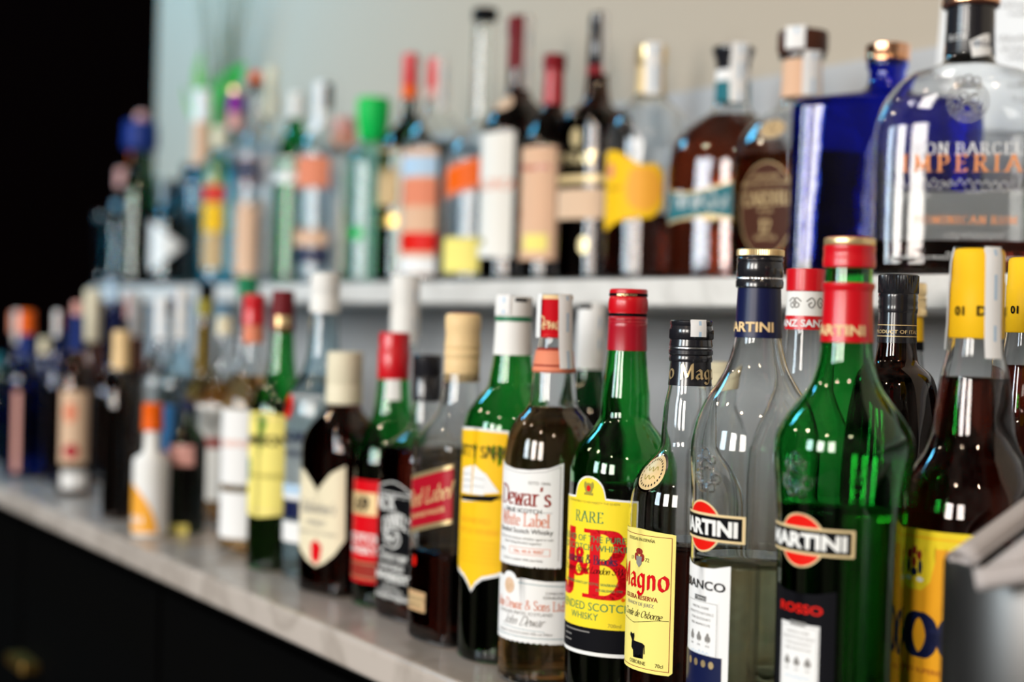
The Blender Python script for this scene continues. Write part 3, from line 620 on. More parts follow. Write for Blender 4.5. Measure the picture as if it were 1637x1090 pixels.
BAL = Bottle('whisky_bottle', 'dark brown flask-shaped whisky bottle with a cream cap and pointed cream shield label', 'bottle', 552, 562, 0.658, 'L',
    [(575, 22), (645, 26), (658, 32), (675, 45), (695, 55), (720, 60), (1000, 60)], 'brown', (655, 'rum'), sec=[(0, 1, 1, 2), (660, 1, 1, 2.05), (700, 1.0, .85, 4), (2000, 1, .85, 5)], front=-48, group=GRP_L, seg=72)
BAL.turn('cap', [(562, 25), (564, 28.5), (612, 29), (614, 28), (617, 29), (644, 29.5), (646, 27)], 'creamcap')
it = [G('cream', [(-56, 748), (-30, 758), (-8, 778), (0, 786), (8, 778), (30, 756), (56, 742), (58, 860), (40, 885), (20, 900), (0, 908), (-20, 900), (-40, 885), (-58, 860)], 0), N("Ballantine's", 0, 822, 20, 'greyink', wn=.11, ang=35, serif=False, shear=.3, gap=.02, sx=.85), T('FINEST', 0, 842, 9, 'greyink', .01, 1.1), T('BLENDED SCOTCH WHISKY', 0, 856, 5, 'greyink'), G('red', [(-12, 872), (0, 864), (14, 874), (10, 896), (0, 904), (-10, 896)])]
BAL.label(-48, it, yref=820)

BAC = Bottle('rum_bottle', 'clear rum bottle with a tall white cap and white label with a red round badge', 'bottle', 521, 436, 0.673, 'L',
    [(445, 20), (500, 22), (560, 25), (590, 32), (615, 45), (640, 55), (670, 58), (1000, 58)], 'bluish', (600, 'water'), group=GRP_L, seg=64)
BAC.turn('cap', [(436, 21), (438, 23.5), (470, 23.5), (472, 22.5), (475, 23.5), (499, 24), (501, 22)], 'white')
it = [G('strippaper', rect(-52, 632, 52, 800), 0), G('brightred', disc(-22, 652, 17, 20), 1), G('ink', [(-30, 650), (-22, 645), (-14, 650), (-18, 658), (-26, 658)], 2), T('BACARDI', 4, 705, 15, 'navy', .03, .8), T('SUPERIOR', 4, 730, 9, 'navy', .02), G('paleblue', rect(-50, 775, 50, 792)), G('strippaper', rect(-52, 835, 52, 868), 0), G('navy', rect(-50, 802, 50, 830), 0)]
BAC.label(-50, it)

JAM = Bottle('whiskey_bottle', 'green whiskey bottle with a maroon and gold capsule and tall pale yellow label', 'bottle', 453, 464, .657, 'L',
    [(475, 15), (528, 18), (575, 21), (605, 26), (625, 38), (645, 45), (665, 48), (1000, 48)], 'green', (640, 'darkwhisky'), group=GRP_L, seg=56)
JAM.turn('cap', [(464, 15), (466, 17.5), (500, 18.5), (528, 20), (529, 19)], 'maroon'); JAM.label(0, [G('gold', rect(-10, 505, 12, 522), 0)], 'cap_emblem', rad=lambda y: 20)
JAM.label(-42, [G('lemon', [(-48, 664), (0, 658), (48, 664), (48, 822), (0, 828), (-48, 822)], 0), T('JAMESON', 4, 712, 16, 'ink', .03, .9), G('greenink', rect(-34, 735, -20, 770)), T('IRISH WHISKEY', 6, 765, 8, 'olive', .01), G('gold', frame(-44, 670, 44, 816, 1.5))])

SAN = Bottle('vermouth_bottle', 'clear bottle with red cap and red and white neck sleeve, between the vermouth bottles', 'bottle', 1291, 430, 0.766, 'L',
    [(440, 28), (527, 32), (575, 34), (610, 40), (650, 55), (690, 74), (730, 86), (780, 88)], 'clear', None, group=GRP_L, seg=72)
SAN.turn('cap', [(430, 30), (431, 33), (465, 33), (466, 32)], 'redcap'); SAN.sleeve(466, 505, 'white', 1.4, lab='white neck sleeve with grey scrolls'); SAN.sleeve(505, 527, 'redcap', 1.5, name='neck_band')
SAN.label(0, [T('SANZ', -32, 522, 11, 'strippaper', .03), T('SANZ', 12, 522, 11, 'strippaper', .03)] + [G('greyink', line(_catmull([(a, 482), (a + 8*q, 476), (a + 13*q, 484), (a + 8*q, 492), (a + 3*q, 487), (a + 8*q, 483)]), 2)) for a, q in ((-30, 1), (30, -1), (-8, -1), (0, 1))], 'neck_print', .9)

KAH = Bottle('liqueur_bottle', 'dark brown liqueur bottle with a ribbed black cap and fine gold lines on its neck', 'bottle', 1437, 439, 0.759, 'L',
    [(448, 28), (545, 30), (565, 32), (582, 36), (592, 50), (606, 60), (640, 69), (690, 77), (760, 83), (1000, 85)], 'darkbrown', (600, 'colawine'), group=GRP_L, seg=72)
KAH.turn('cap', [(439, 29), (441, 32), (468, 32), (470, 30.5), (474, 31.5), (478, 30.5), (483, 31.5), (487, 30.5), (492, 31.5), (500, 30.5)], 'blackplastic', 90, knurl=(441, 469, 1.2))
KAH.sleeve(500, 548, 'blackplastic', 1.0)
KAH.label(0, [T('PRODUCT OF ITALY', 0, 533, 5.5, 'goldpaper', .01, 1.15), G('goldpaper', rect(-45, 519, 45, 520.4), 0), G('goldpaper', rect(-45, 537, 45, 538.4), 0)], 'neck_print', .7)
GLD = Bottle('liqueur_bottle', 'bottle with a ridged gold cap hidden behind the dark brown liqueur bottle', 'bottle', 1452, 452, 0.875, 'L', [(462, 22), (560, 26), (620, 34), (660, 56), (700, 62)], 'clear', (600, 'amberwine'), group=GRP_L)
GLD.turn('cap', [(452, 26), (454, 29), (470, 29.5), (473, 28), (477, 30), (482, 28.5), (487, 30), (492, 28.5), (497, 30.5), (505, 30.5), (506, 29)], 'gold', 90, knurl=(480, 500, .6)); GLD.sleeve(506, 545, 'goldyellow', 1.5); GLD.sleeve(545, 560, 'ink', 1.6, name='neck_band')

def rumbottle(lab, x, yt, Y, s_, full):
    S = lambda pts: [(yt + (a - 398)*s_, b*s_) for a, b in pts]
    B = Bottle('rum_bottle', lab, 'bottle', x, yt, Y, 'L', S([(412, 34), (540, 42), (570, 46), (600, 53), (650, 60), (690, 64), (715, 72), (745, 90), (780, 106), (820, 114), (870, 116), (1000, 115)]), 'clear', (yt + 205*s_, 'rum'), group=GRP_L, seg=84)
    B.turn('cap', S([(398, 34), (400, 38), (405, 40.5), (450, 41.5), (452, 42.8), (538, 44), (541, 42)]), 'goldyellow', lab='tall yellow plastic cap')
    B.label(0, [T('01', -26*s_, yt + 106*s_, 14*s_, 'ink', .03), T('DC', 14*s_, yt + 106*s_, 15*s_, 'ink', .03), T('01', 66*s_, yt + 106*s_, 15*s_, 'ink', .03)], 'cap_lettering', .4, rad=lambda y: 43.6*s_)
    if full:
        B.strip(34, 30, yt - 1, [(400, 38), (410, 42), (440, 43), (480, 44), (520, 45), (545, 46), (572, 49)], 'strippaper', over=22)
        B.strip(-84, 20, yt - 1, [(400, 38), (420, 42), (470, 44), (520, 45), (560, 47)], 'strippaper', over=10, marks=False)
        it = [G('yellow', rect(-95, 852, 95, 1230), 0), G('goldyellow', rect(-95, 862, 95, 866), 1), G('yelloworange', [(-90, 872)] + [(-90 + 0, 880)] + [(-38, 880), (-38, 900), (-30, 935), (-14, 950), (14, 950), (30, 935), (38, 900), (38, 880), (90, 880), (90, 1230), (-90, 1230)], 1),
              G('yellow', disc(0, 912, 30, 36), 2), G('brownred', [disc(-10, 893, 5, 8), disc(10, 893, 5, 8), disc(0, 886, 5, 8)], 3), G('navy', [disc(-12, 912, 4, 12), disc(12, 912, 4, 12), disc(0, 921, 7, 7)], 3), G('brownred', disc(0, 905, 5, 9), 4), G('strippaper', [disc(-12, 932, 7, 4), disc(12, 932, 7, 4)], 3),
              N('500', 14, 1056, 70, 'navy', wn=.24, ang=0, tn=.05, gap=.12, sx=1.28, lay=3), T('RON AÑEJO SUPERIOR', 0, 1082, 8, 'brownred', .0, 1.1, lay=3)]
        B.label(-44, it, lab='orange label with yellow top, coat of arms and blue numerals')
    return B
rumbottle('dark rum bottle with a tall yellow cap, white seal and orange label with blue numerals', 1565, 398, 0.703, 1.0, True)
rumbottle('yellow-capped rum bottle cut off by the right edge, behind the orange-labelled one', 1648, 412, 0.831, .84, False)

# ---- napkin holder
nc = wall_pt(1692, 900, .648); r0 = .056; zt = nc.z
nh = bpy.data.objects.new('napkin_holder', None); link(nh); nh.location = (nc.x, nc.y, CT); tag(nh, 'blurred round stainless steel holder standing at the right front edge', 'holder', None)
HH = zt - CT
def tube(name, prof, m, parent, n=64):
    V = []; F = []
    for z, r in prof:
        for i in range(n): V.append((r*math.cos(2*math.pi*i/n), r*math.sin(2*math.pi*i/n), z))
    for j in range(len(prof)-1):
        for i in range(n): F.append((j*n+i, j*n+(i+1) % n, (j+1)*n+(i+1) % n, (j+1)*n+i))
    F.append(tuple(reversed(range(n)))); 
    F.append(tuple((len(prof)-1)*n + i for i in range(n)))
    o = mesh_obj(name, V, F, [m], parent); o.data.set_sharp_from_angle(angle=.7); return o
mat('steel', (.15, .145, .14), .42, 1); P('napkincloth', (.44, .40, .39), .7)
tube('cup', [(0, r0 - .002), (.003, r0), (HH - .003, r0), (HH, r0 - .001), (HH, r0 - .003), (.004, r0 - .004)], 'steel', nh)
def napkin(loc, dirv, L, wd, lab):
    d = Vector(dirv).normalized(); s_ = d.cross(Vector((0, 0, 1))).normalized(); n_ = s_.cross(d); V = []; F = []; NL = 9; NA = 40
    R = random.Random(int(L*1e5)); ph = R.uniform(0, 6)
    for j in range(NL):
        t = j/(NL-1)
        for i in range(NA):
            a = 4*math.pi*i/(NA-1); rr = wd*(.45 + .5*i/NA)*(1 + .07*math.sin(3*a + ph + 2*t))
            V.append(d*(L*t) + s_*(rr*math.cos(a)) + n_*(rr*.62*math.sin(a)))
    for j in range(NL-1):
        for i in range(NA-1): F.append((j*NA+i, j*NA+i+1, (j+1)*NA+i+1, (j+1)*NA+i))
    o = mesh_obj('rolled_napkin', V, F, ['napkincloth']); sm = o.modifiers.new('solid', 'SOLIDIFY'); sm.thickness = .0006
    o.location = loc; tag(o, lab, 'napkin', 'rolled napkins in the steel holder'); return o
def pxp(px, py, d): return EYE + ray(px, py) * (d / FPX)
def nap(px0, py0, d0, px1, py1, d1, wd, lab):
    a = pxp(px0, py0, d0); b = pxp(px1, py1, d1); napkin(a, b - a, (b - a).length, wd, lab)
nap(1535, 893, .76, 1668, 796, .80, .0085, 'rolled white napkin leaning steeply, topmost in the steel holder')
nap(1585, 925, .74, 1700, 835, .74, .011, 'thick rolled white napkin lying in the middle of the steel holder')
nap(1560, 925, .715, 1720, 900, .70, .0095, 'rolled white napkin lying flattest across the rim of the steel holder')

# ------------------------------------------------------------------ upper shelf, near
FLO = Bottle('rum_bottle', 'round-shouldered dark red rum bottle with a flared dark cap, white seal and teal banner label', 'bottle', 1173, 76, 1.070, 'U',
    [(90, 24), (115, 26), (165, 27), (180, 34), (192, 50), (208, 70), (228, 86), (250, 94), (280, 97), (400, 97)], 'clear', (186, 'redrum'), sec=[(0, 1, 1, 2), (170, 1, 1, 2.01), (215, 1, .8, 2.6), (900, 1, .72, 3)], front=-25, group=GRP_U, seg=80)
FLO.turn('cap', [(76, 31), (78, 34), (84, 34), (90, 31), (100, 28), (111, 27), (113, 26)], 'blackplastic'); FLO.sleeve(114, 132, 'strippaper', .8); FLO.sleeve(133, 165, 'tealpaper', 1.0, name='neck_label')
FLO.strip(18, 28, 75, [(77, 34), (90, 33), (105, 30), (130, 29), (150, 30), (168, 33)], over=15)
ban = _catmull([(-84, 300), (-50, 308), (-10, 304), (40, 290), (92, 268)]) + _catmull([(92, 378), (50, 352), (10, 342), (-40, 345), (-84, 352)])
FLO.label(-25, [G('goldpaper', [(a, b + (-4 if i < 21 else 4)) for i, (a, b) in enumerate(ban)], 0), G('tealpaper', ban, 1), N('Flor de Caña', -18, 330, 28, 'strippaper', wn=.12, ang=35, serif=False, shear=.35, gap=.02, sx=.62), G('goldpaper', disc(0, 346, 12, 6), 2), T('CENTENARIO', 30, 352, 6, 'goldpaper')], yref=320)

CAR = Bottle('whisky_bottle', 'broad whisky flask with a dark wooden stopper, shoulder medallion and black oval label', 'bottle', 1284, 50, 1.045, 'U',
    [(92, 30), (160, 32), (172, 36), (184, 58), (200, 82), (222, 100), (250, 108), (300, 110), (400, 110)], 'clear', (250, 'darkwhisky'), sec=[(0, 1, 1, 2), (165, 1, 1, 2.01), (215, 1, .72, 2.6), (900, 1, .62, 3.2)], front=-38, group=GRP_U, seg=80)
CAR.turn('stopper', [(50, 30), (52, 38), (56, 40), (82, 40), (87, 38), (89, 36)], 'browncap'); CAR.turn('mouth_ring', [(89, 33), (90, 37), (94, 37), (96, 33)], 'palegreen'); CAR.sleeve(98, 158, 'peach', .8, name='neck_label', lab='peach paper round the neck')
CAR.strip(-18, 32, 49.5, [(51, 38.5), (60, 40.5), (84, 40.5)], over=30); CAR.strip(25, 30, 88, [(90, 38), (100, 36), (130, 36), (157, 36)], over=0)
CAR.label(-40, [G('goldpaper', disc(0, 332, 55, 77, 48), 0), G('browncap', disc(0, 332, 53.5, 75.5, 48), 1), N('CARDHU', 0, 326, 22, 'goldpaper', wn=.13, ang=5, sx=.85), N('12', 0, 370, 20, 'goldpaper', wn=.16), T('HIGHLAND', 0, 282, 6, 'goldpaper', 0, 1.2), T('SINGLE MALT SCOTCH WHISKY', 0, 293, 5.5, 'goldpaper', 0, .9), T('SPEYSIDE', 0, 338, 5, 'goldpaper'), T('YEARS OLD', 0, 382, 6, 'goldpaper')], yref=332)
CAR.label(-38, [G('greyink', disc(0, 204, 28, 18), 0), G('tan', disc(0, 204, 24, 15), 1), G('ink', [disc(19*math.cos(a*.35), 204 + 11*math.sin(a*.35), 1.5, 1.5, 6) for a in range(18)] + squiggle(5, -9, 9, 204, 9, 1.5), 2)], 'medallion', .5, ys=3, lab='oval embossed seal on the shoulder')

BLU = Bottle('gin_bottle', 'large rectangular cobalt blue glass bottle with a copper cap', 'bottle', 1420, 72, 1.03, 'U',
    [(80, 28), (98, 30), (102, 33), (110, 33), (114, 29), (132, 30), (146, 38), (153, 60), (157, 100), (163, 138), (172, 148), (300, 149)], 'blue', None, sec=[(0, 1, 1, 2), (140, 1, 1, 2.01), (160, 1, .42, 4.5), (900, 1, .40, 9)], front=3, group=GRP_U, seg=128, wall=5)
BLU.turn('cap', [(72, 32), (74, 35), (88, 35), (90, 34), (93, 35), (98, 35), (99, 32)], 'copper', 90, knurl=(76, 88, .4))
BLU.label(3, [N('EL', 20, 275, 22, 'blue', wn=.16, gap=.2), N('CID', 20, 326, 26, 'blue', wn=.18), T('COMPLETAMENTE', 0, 360, 11, 'blue', .02)], 'embossed_lettering', 1.2, yref=300)

IMP = Bottle('rum_bottle', 'large clear rum flask with black neck sleeve, embossed crest and orange lettering', 'bottle', 1553, -16, 1.0, 'U',
    [(0, 36), (88, 39), (100, 41), (107, 50), (114, 78), (126, 100), (145, 118), (175, 136), (210, 146), (260, 148), (390, 147)], 'imperialglass', (388, 'rum'), sec=[(0, 1, 1, 2), (100, 1, 1, 2.01), (130, 1, .6, 2.6), (180, 1, .48, 3.2), (900, 1, .42, 3.4)], front=0, group=GRP_U, seg=128, wall=5, rb=12)
IMP.turn('stopper', [(-16, 38), (-14, 43), (-4, 44), (-2, 42), (2, 44), (10, 45), (13, 43)], 'browncap'); IMP.turn('cap_band', [(0, 43.6), (1, 45.2), (8, 45.2), (9, 44)], 'copper')
IMP.sleeve(12, 90, 'blackplastic', 1.2)
IMP.label(-10, [N('RON', -13, 62, 9, 'strippaper', wn=.14, gap=.45)], 'neck_lettering', .8)
IMP.label(24, [G('strippaper', [(-16, 66), (-2, 58), (6, 54), (16, 52), (20, 86), (-12, 92)], 0), T('ERDA', 4, 74, 9, 'navy', .01), G('paleblue', rect(-6, 64, -3, 82), 1)], 'torn_sticker', 1.0)
IMP.label(0, [N('RON BARCELO', 12, 236, 19, 'strippaper', wn=.13, gap=.25), N('IMPERIAL', 6, 264, 27, 'coppertext', wn=.16, gap=.42), N('DOMINICAN RUM', 2, 351, 13, 'coppertext', wn=.14, gap=.3),
              G('etch', squiggle(11, -112, -20, 290, 11, .8) + squiggle(12, -60, 70, 282, 12, .8) + squiggle(13, 0, 120, 296, 12, .8) + squiggle(14, -30, 60, 370, 12, .8) + squiggle(16, -115, -50, 305, 8, .8)),
              T('BODEGAS BARCELO PRODUCTO ELABORADO EN SANTO DOMINGO', 0, 410, 5, 'strippaper', 0, 1.05), T('RON ENVEJECIDO', 0, 403, 4.4, 'strippaper')], 'printing', .5, yref=300, lab='orange and white printing on the glass')
IMP.label(180, [G('strippaper', rect(-118, 300, 118, 384), 0)], 'back_label', .4, yref=340, lab='pale back label seen through the glass')
cre = []
for a in range(14): cre.append(disc(30*math.cos(a*.449), 170 + 30*math.sin(a*.449), 6, 6, 10))
crb = bmesh.new()
V = []; F = []
mm = circ(0, 172, 24) + circ(0, 172, 30, 24, 31) + circ(-12, 140, 6, 10) + circ(0, 136, 6, 10) + circ(12, 140, 6, 10) + circ(-8, 165, 8, 12) + circ(9, 168, 8, 12) + circ(0, 182, 9, 12) + circ(-16, 182, 5, 8) + circ(17, 182, 5, 8)
mm += [((-22, 150), (22, 150)), ((-20, 146), (20, 146)), ((-14, 160), (14, 190)), ((14, 158), (-14, 186))]
relief(IMP, mm, .0008, 'embossed_crest', 'imperialglass')

YEL = Bottle('rum_bottle', 'round clear bottle half full of dark rum with a gold cap and wavy yellow label', 'bottle', 1042, 74, 1.050, 'U',
    [(84, 20), (150, 24), (162, 30), (172, 42), (186, 56), (205, 65), (235, 69), (400, 69)], 'clear', (346, 'colawine'), group=GRP_U, seg=64)
YEL.turn('cap', [(74, 22), (76, 25), (104, 25), (106, 24)], 'gold'); YEL.sleeve(106, 152, 'goldpaper', 1.0); YEL.strip(8, 26, 73, [(76, 25), (90, 26), (110, 26), (148, 27), (156, 30)], over=16)
YEL.label(-28, [G('goldyellow', _catmull([(-56, 244), (-36, 238), (-8, 246), (20, 262), (46, 262), (58, 278)]) + _catmull([(58, 330), (40, 348), (10, 350), (-20, 356), (-46, 368), (-56, 360)]), 0), G('lightorange', _catmull([(8, 270), (40, 270), (56, 300), (40, 335), (8, 330), (-2, 300), (8, 270)]), 1), G('salmon', disc(-36, 272, 10, 13), 1), G('brownred', squiggle(6, -50, -10, 300, 6, 1.2), 1)])
PYR = Bottle('rum_bottle', 'dark amber bottle with long black capsule and plain cream band low down', 'bottle', 958, 22, 1.046, 'U',
    [(40, 13), (120, 17), (160, 22), (170, 27), (178, 42), (188, 50), (205, 54), (400, 54)], 'darkbrown', (178, 'colawine'), group=GRP_U, seg=56, sec=[(0, 1, 1, 2), (170, 1, 1, 2.01), (200, 1, .9, 3), (900, 1, .9, 3.5)], front=-40)
PYR.turn('cap', [(22, 13), (24, 15), (45, 15.5), (47, 14.5), (50, 15.5), (104, 17), (106, 16)], 'blackplastic'); PYR.sleeve(106, 121, 'darkred', 1.0)
PYR.label(-40, [G('beige', rect(-52, 302, 52, 350), 0), G('goldpaper', rect(-52, 280, 52, 292), 0), T('PYRAT', 0, 262, 18, 'gold', .02), G('gold', disc(0, 220, 10, 16), 0), G('gold', disc(20, 392, 9, 14), 0)], yref=320)
PYR.strip(40, 12, 21, [(24, 15), (60, 17), (120, 19)], over=10, marks=False)

# ------------------------------------------------------------------ blurred bottles further along
def far(name, lab, x, yt, Y, sh, cap, neck, shy, hw, gl, liq=None, labels=(), sleeve=None, strip=None, capprof=None, cat='bottle', sec=None, front=0, group=None):
    chw, ch, cm = cap; yn = yt + ch
    prof = [(yt + 3, neck[0]*.85), (yn, neck[0]), (neck[1], neck[0]*1.15), ((neck[1]+shy)/2, (neck[0]*1.2 + hw)*.52), (shy, hw*.95), (shy + 12, hw), (shy + 60, hw)]
    B = Bottle(name, lab, cat, x, yt, Y, sh, prof, gl, liq, group=group or (GRP_U if sh == 'U' else GRP_L), seg=40, sec=sec, front=front)
    B.turn('cap', capprof or [(yt, chw*.8), (yt + 2, chw), (yt + ch*.45, chw), (yt + ch*.5, chw*.96), (yt + ch*.55, chw), (yn - 1, chw*1.04), (yn, chw*.9)], cm, 40)
    if sleeve: B.sleeve(yn, sleeve[0], sleeve[1], 1.2)
    for L in labels:
        phi, y0, y1, wd, m = L[:5]; it = [G(m, rect(-wd, y0, wd, y1), 0)] + list(L[5:])
        B.label(phi, it)
    if strip:
        phi, wd, ln = strip; n = 5; B.strip(phi, wd, yt - .5, [(yt + 1, chw)] + [(yt + 3 + (ln-3)*i/n, max(chw, B.prof(yt + 3 + (ln-3)*i/n)) + 1.5) for i in range(n+1)], over=chw*.7)
    return B
# upper ledge, from right to left
b = far('cream_liqueur_bottle', 'dark brown bottle with a long maroon capsule, white seal strip and tall cream label', 832, 27, 1.056, 'U', (20, 30, 'maroon'), (17, 150), 200, 57, 'darkbrown', (170, 'colawine'),
    [(-48, 212, 412, 44, 'paper', T('MALLORCA', 0, 304, 17, 'salmon', .01, .75), G('olive', rect(-34, 382, -8, 392), 1))], sleeve=(112, 'maroon'), strip=(42, 18, 118))
b.label(-40, [G('beige', disc(0, 165, 14, 13), 0)], 'neck_label', ys=4)
far('rum_bottle', 'bottle with a dark red cap and ornate red sleeve and long peach label', 887, 87, 1.034, 'U', (18, 26, 'darkred'), (14, 170), 225, 48, 'darkbrown', (185, 'colawine'),
    [(-45, 235, 416, 46, 'peach', G('crimson', squiggle(7, -36, 34, 268, 10, 4), 1), G('brownred', disc(-30, 342, 5, 10), 1), G('lemon', rect(-10, 375, 34, 402), 1), G('olive', disc(-28, 395, 6, 9), 1))], sleeve=(168, 'crimson'))
b = far('vodka_bottle', 'tall clear bottle with a black disc stopper, slanted orange label and pale lower label', 776, 14, 1.068, 'U', (20, 20, 'black'), (17, 195), 245, 58, 'clear', (240, 'water'),
    [(-30, 380, 436, 44, 'lemon')])
b.label(-30, [G('salmon', [(-42, 268), (42, 246), (42, 298), (-42, 318)], 0), G('orange', [(-36, 272), (36, 253), (36, 293), (-36, 311)], 1)], 'orange_label', lab='slanted orange label')
far('gin_bottle', 'clear bottle with sealed red cap and label blue above, red below', 701, 94, 1.060, 'U', (17, 50, 'redcap'), (16, 175), 225, 52, 'clear', (230, 'water'),
    [(-45, 238, 440, 44, 'peach', G('paleblue', rect(-44, 250, 44, 282), 1), G('salmon', rect(-44, 286, 44, 330), 1), G('brightred', rect(-44, 372, 44, 404), 1), G('strippaper', rect(-44, 412, 44, 438), 1))], sleeve=(158, 'pink'), strip=(28, 20, 85))
far('liqueur_bottle', 'black bottle with a red foil top and gold label, right of the green-capped bottle', 657, 86, 1.071, 'U', (13, 52, 'redcap'), (12, 190), 235, 48, 'darkgreen', (150, 'colawine'),
    [(-50, 238, 330, 26, 'tan'), (-50, 345, 362, 26, 'brass')], sleeve=(158, 'orange'))
far('vodka_bottle', 'clear bottle with an oversized bright green cap', 598, 157, 1.059, 'U', (27, 68, 'greencap'), (20, 232), 252, 44, 'palegreen', (250, 'water'), [(-30, 365, 382, 12, 'greencap')],
    capprof=[(157, 24), (160, 27), (185, 27), (225, 22), (227, 20)])
far('gin_bottle', 'clear bottle with a salmon pink cap, left of the green-capped bottle', 552, 188, 1.12, 'U', (17, 24, 'pink'), (14, 225), 262, 36, 'clear', (270, 'water'), [(-40, 365, 395, 26, 'salmon'), (-40, 398, 425, 26, 'navy')], sleeve=(235, 'salmon'))
far('rum_bottle', 'clear bottle with a dark cap under a long white seal and rust-coloured label', 519, 134, 1.04, 'U', (13, 40, 'black'), (13, 200), 235, 42, 'clear', (240, 'water'),
    [(-30, 250, 300, 34, 'salmon'), (-30, 370, 392, 34, 'peach'), (-30, 396, 420, 34, 'navy')], strip=(-40, 20, 82))
far('gin_bottle', 'bright green glass bottle with a white cap and white band label', 474, 148, 1.03, 'U', (11, 42, 'white'), (11, 200), 250, 31, 'emerald', (255, 'greenish'), [(-40, 252, 292, 34, 'white')])
far('vodka_bottle', 'clear bottle with a tall cream capsule, left of the green glass bottle', 434, 108, 1.117, 'U', (10, 80, 'creamcap'), (10, 205), 240, 33, 'clear', (230, 'water'), [(-35, 250, 300, 24, 'pink'), (-35, 320, 440, 24, 'peach')])
far('vodka_bottle', 'slim clear bottle with an orange ball cap over a black collar', 409, 115, 1.066, 'U', (10, 18, 'orange'), (7, 200), 235, 28, 'clear', (230, 'water'), [(-30, 255, 290, 20, 'navy'), (-30, 330, 440, 20, 'peach')], sleeve=(147, 'black'))
far('liqueur_bottle', 'clear bottle with a purple cap edged in gold and orange-brown label', 378, 143, 1.089, 'U', (13, 38, 'purple'), (11, 205), 232, 30, 'clear', (240, 'water'), [(-35, 300, 372, 22, 'tan'), (-35, 385, 440, 22, 'pink')], sleeve=(208, 'pink')).turn('cap_top', [(141, 10), (142, 14), (150, 14), (151, 12)], 'gold')
far('liqueur_bottle', 'dark bottle with a cream cap and yellow and red striped label', 352, 202, 1.033, 'U', (12, 36, 'creamcap'), (11, 246), 262, 28, 'cyan', (260, 'water'), [(-15, 252, 296, 18, 'goldyellow'), (-15, 297, 322, 18, 'brightred'), (-15, 324, 372, 18, 'goldyellow'), (-15, 374, 430, 18, 'tan')])
far('gin_bottle', 'bottle with a wide white cap and pale neck label above a dark teal body', 325, 144, 1.081, 'U', (15, 52, 'white'), (13, 262), 285, 34, 'teal', (290, 'water'), [], sleeve=(266, 'peach'))
far('wine_bottle', 'dark green bottle standing behind the teal-bodied bottle', 300, 262, 1.099, 'U', (9, 20, 'black'), (9, 300), 325, 26, 'darkgreen', (300, 'colawine'))
b = far('gin_bottle', 'dark teal bottle with a white triangular label', 275, 288, 1.002, 'U', (10, 26, 'black'), (10, 325), 345, 36, 'teal', (350, 'colawine')); b.label(-18, [G('white', [(-26, 352), (34, 392), (-22, 436), (-26, 420)], 0)])
far('liqueur_bottle', 'bottle with a slanting pink and white paper seal, left of the triangle label', 248, 282, 1.054, 'U', (9, 30, 'pink'), (9, 335), 352, 26, 'darkgreen', (350, 'colawine'), strip=(10, 16, 60))
b = far('decanter', 'squat bottle crowned by a large navy blue stopper with a small pale knob', 226, 194, 0.982, 'U', (27, 50, 'darkblue'), (14, 262), 300, 30, 'darkgreen', (330, 'colawine'), capprof=[(194, 20), (197, 27), (236, 28), (243, 22), (245, 14)]); b.turn('stopper_knob', [(178, 4), (181, 8), (187, 10), (193, 8), (195, 4)], 'pink', 32)
far('liqueur_bottle', 'small bottle with an orange cap below the navy stopper', 222, 243, 1.002, 'U', (14, 26, 'orange'), (11, 285), 320, 24, 'palegreen', (330, 'colawine'), [(-20, 300, 322, 18, 'tan')])
far('liqueur_bottle', 'dark bottle with a rounded pink cap near the left end of the ledge', 197, 270, 0.989, 'U', (11, 30, 'pink'), (10, 312), 335, 20, 'darkbrown', (330, 'colawine'))
far('water_bottle', 'slim pale cyan bottle near the left end of the ledge', 187, 322, 0.956, 'U', (7, 12, 'paleblue'), (8, 345), 358, 11, 'cyan', (350, 'water'))
dg = Bottle('drinking_glass', 'empty tapered teal tinted glass standing at the far left end of the ledge', 'glass', 166, 343, 0.944, 'U', [(344, 17), (380, 14), (430, 10)], 'teal', None, group=None, seg=32, wall=2)
dg.turn('rim', [(342, 16.2), (343, 17.6), (346, 17.6), (347, 16.2)], 'teal', 32, close=False)

# lower shelf, behind the sharp row and along to the far left
b = far('gin_bottle', 'green glass bottle with a white sealed cap peeking out behind the red-capped yellow label bottle', 946, 486, 0.783, 'L', (22, 8, 'black'), (20, 600), 690, 60, 'darkgreen', (650, 'colawine'), sleeve=(590, 'strippaper'), strip=(30, 24, 90))
far('vodka_bottle', 'clear bottle with a long white capsule rising in front of the upper ledge', 649, 440, 0.757, 'L', (23, 98, 'white'), (21, 640), 700, 55, 'clear', (700, 'water'), strip=(35, 16, 110))
far('miniature_bottle', 'short amber bottle with a cream cap behind the black-capped brandy bottle', 1152, 578, 0.779, 'L', (22, 40, 'cream'), (20, 650), 710, 50, 'clear', None)
far('whisky_bottle', 'pinkish bottle with a red and gold capsule and two white labels', 407, 470, .670, 'L', (18, 50, 'redcap'), (15, 575), 635, 46, 'clear', (600, 'whisky'), [(-32, 655, 776, 42, 'strippaper', T('SCOTCH', 0, 715, 10, 'salmon', .02)), (-32, 788, 862, 42, 'strippaper')], sleeve=(548, 'salmon'))
far('liqueur_bottle', 'bottle with a dark green cap rising behind the red and gold capsule', 397, 442, 0.793, 'L', (17, 34, 'greenink'), (15, 560), 620, 42, 'clear', (600, 'amberwine'))
far('whisky_bottle', 'amber bottle with a cream double label and cream neck, left of the white double label', 360, 505, 0.739, 'L', (13, 30, 'cream'), (13, 590), 640, 40, 'clear', (610, 'whisky'), [(-35, 648, 800, 36, 'paper', G('brownred', rect(-30, 700, 30, 716), 1))])
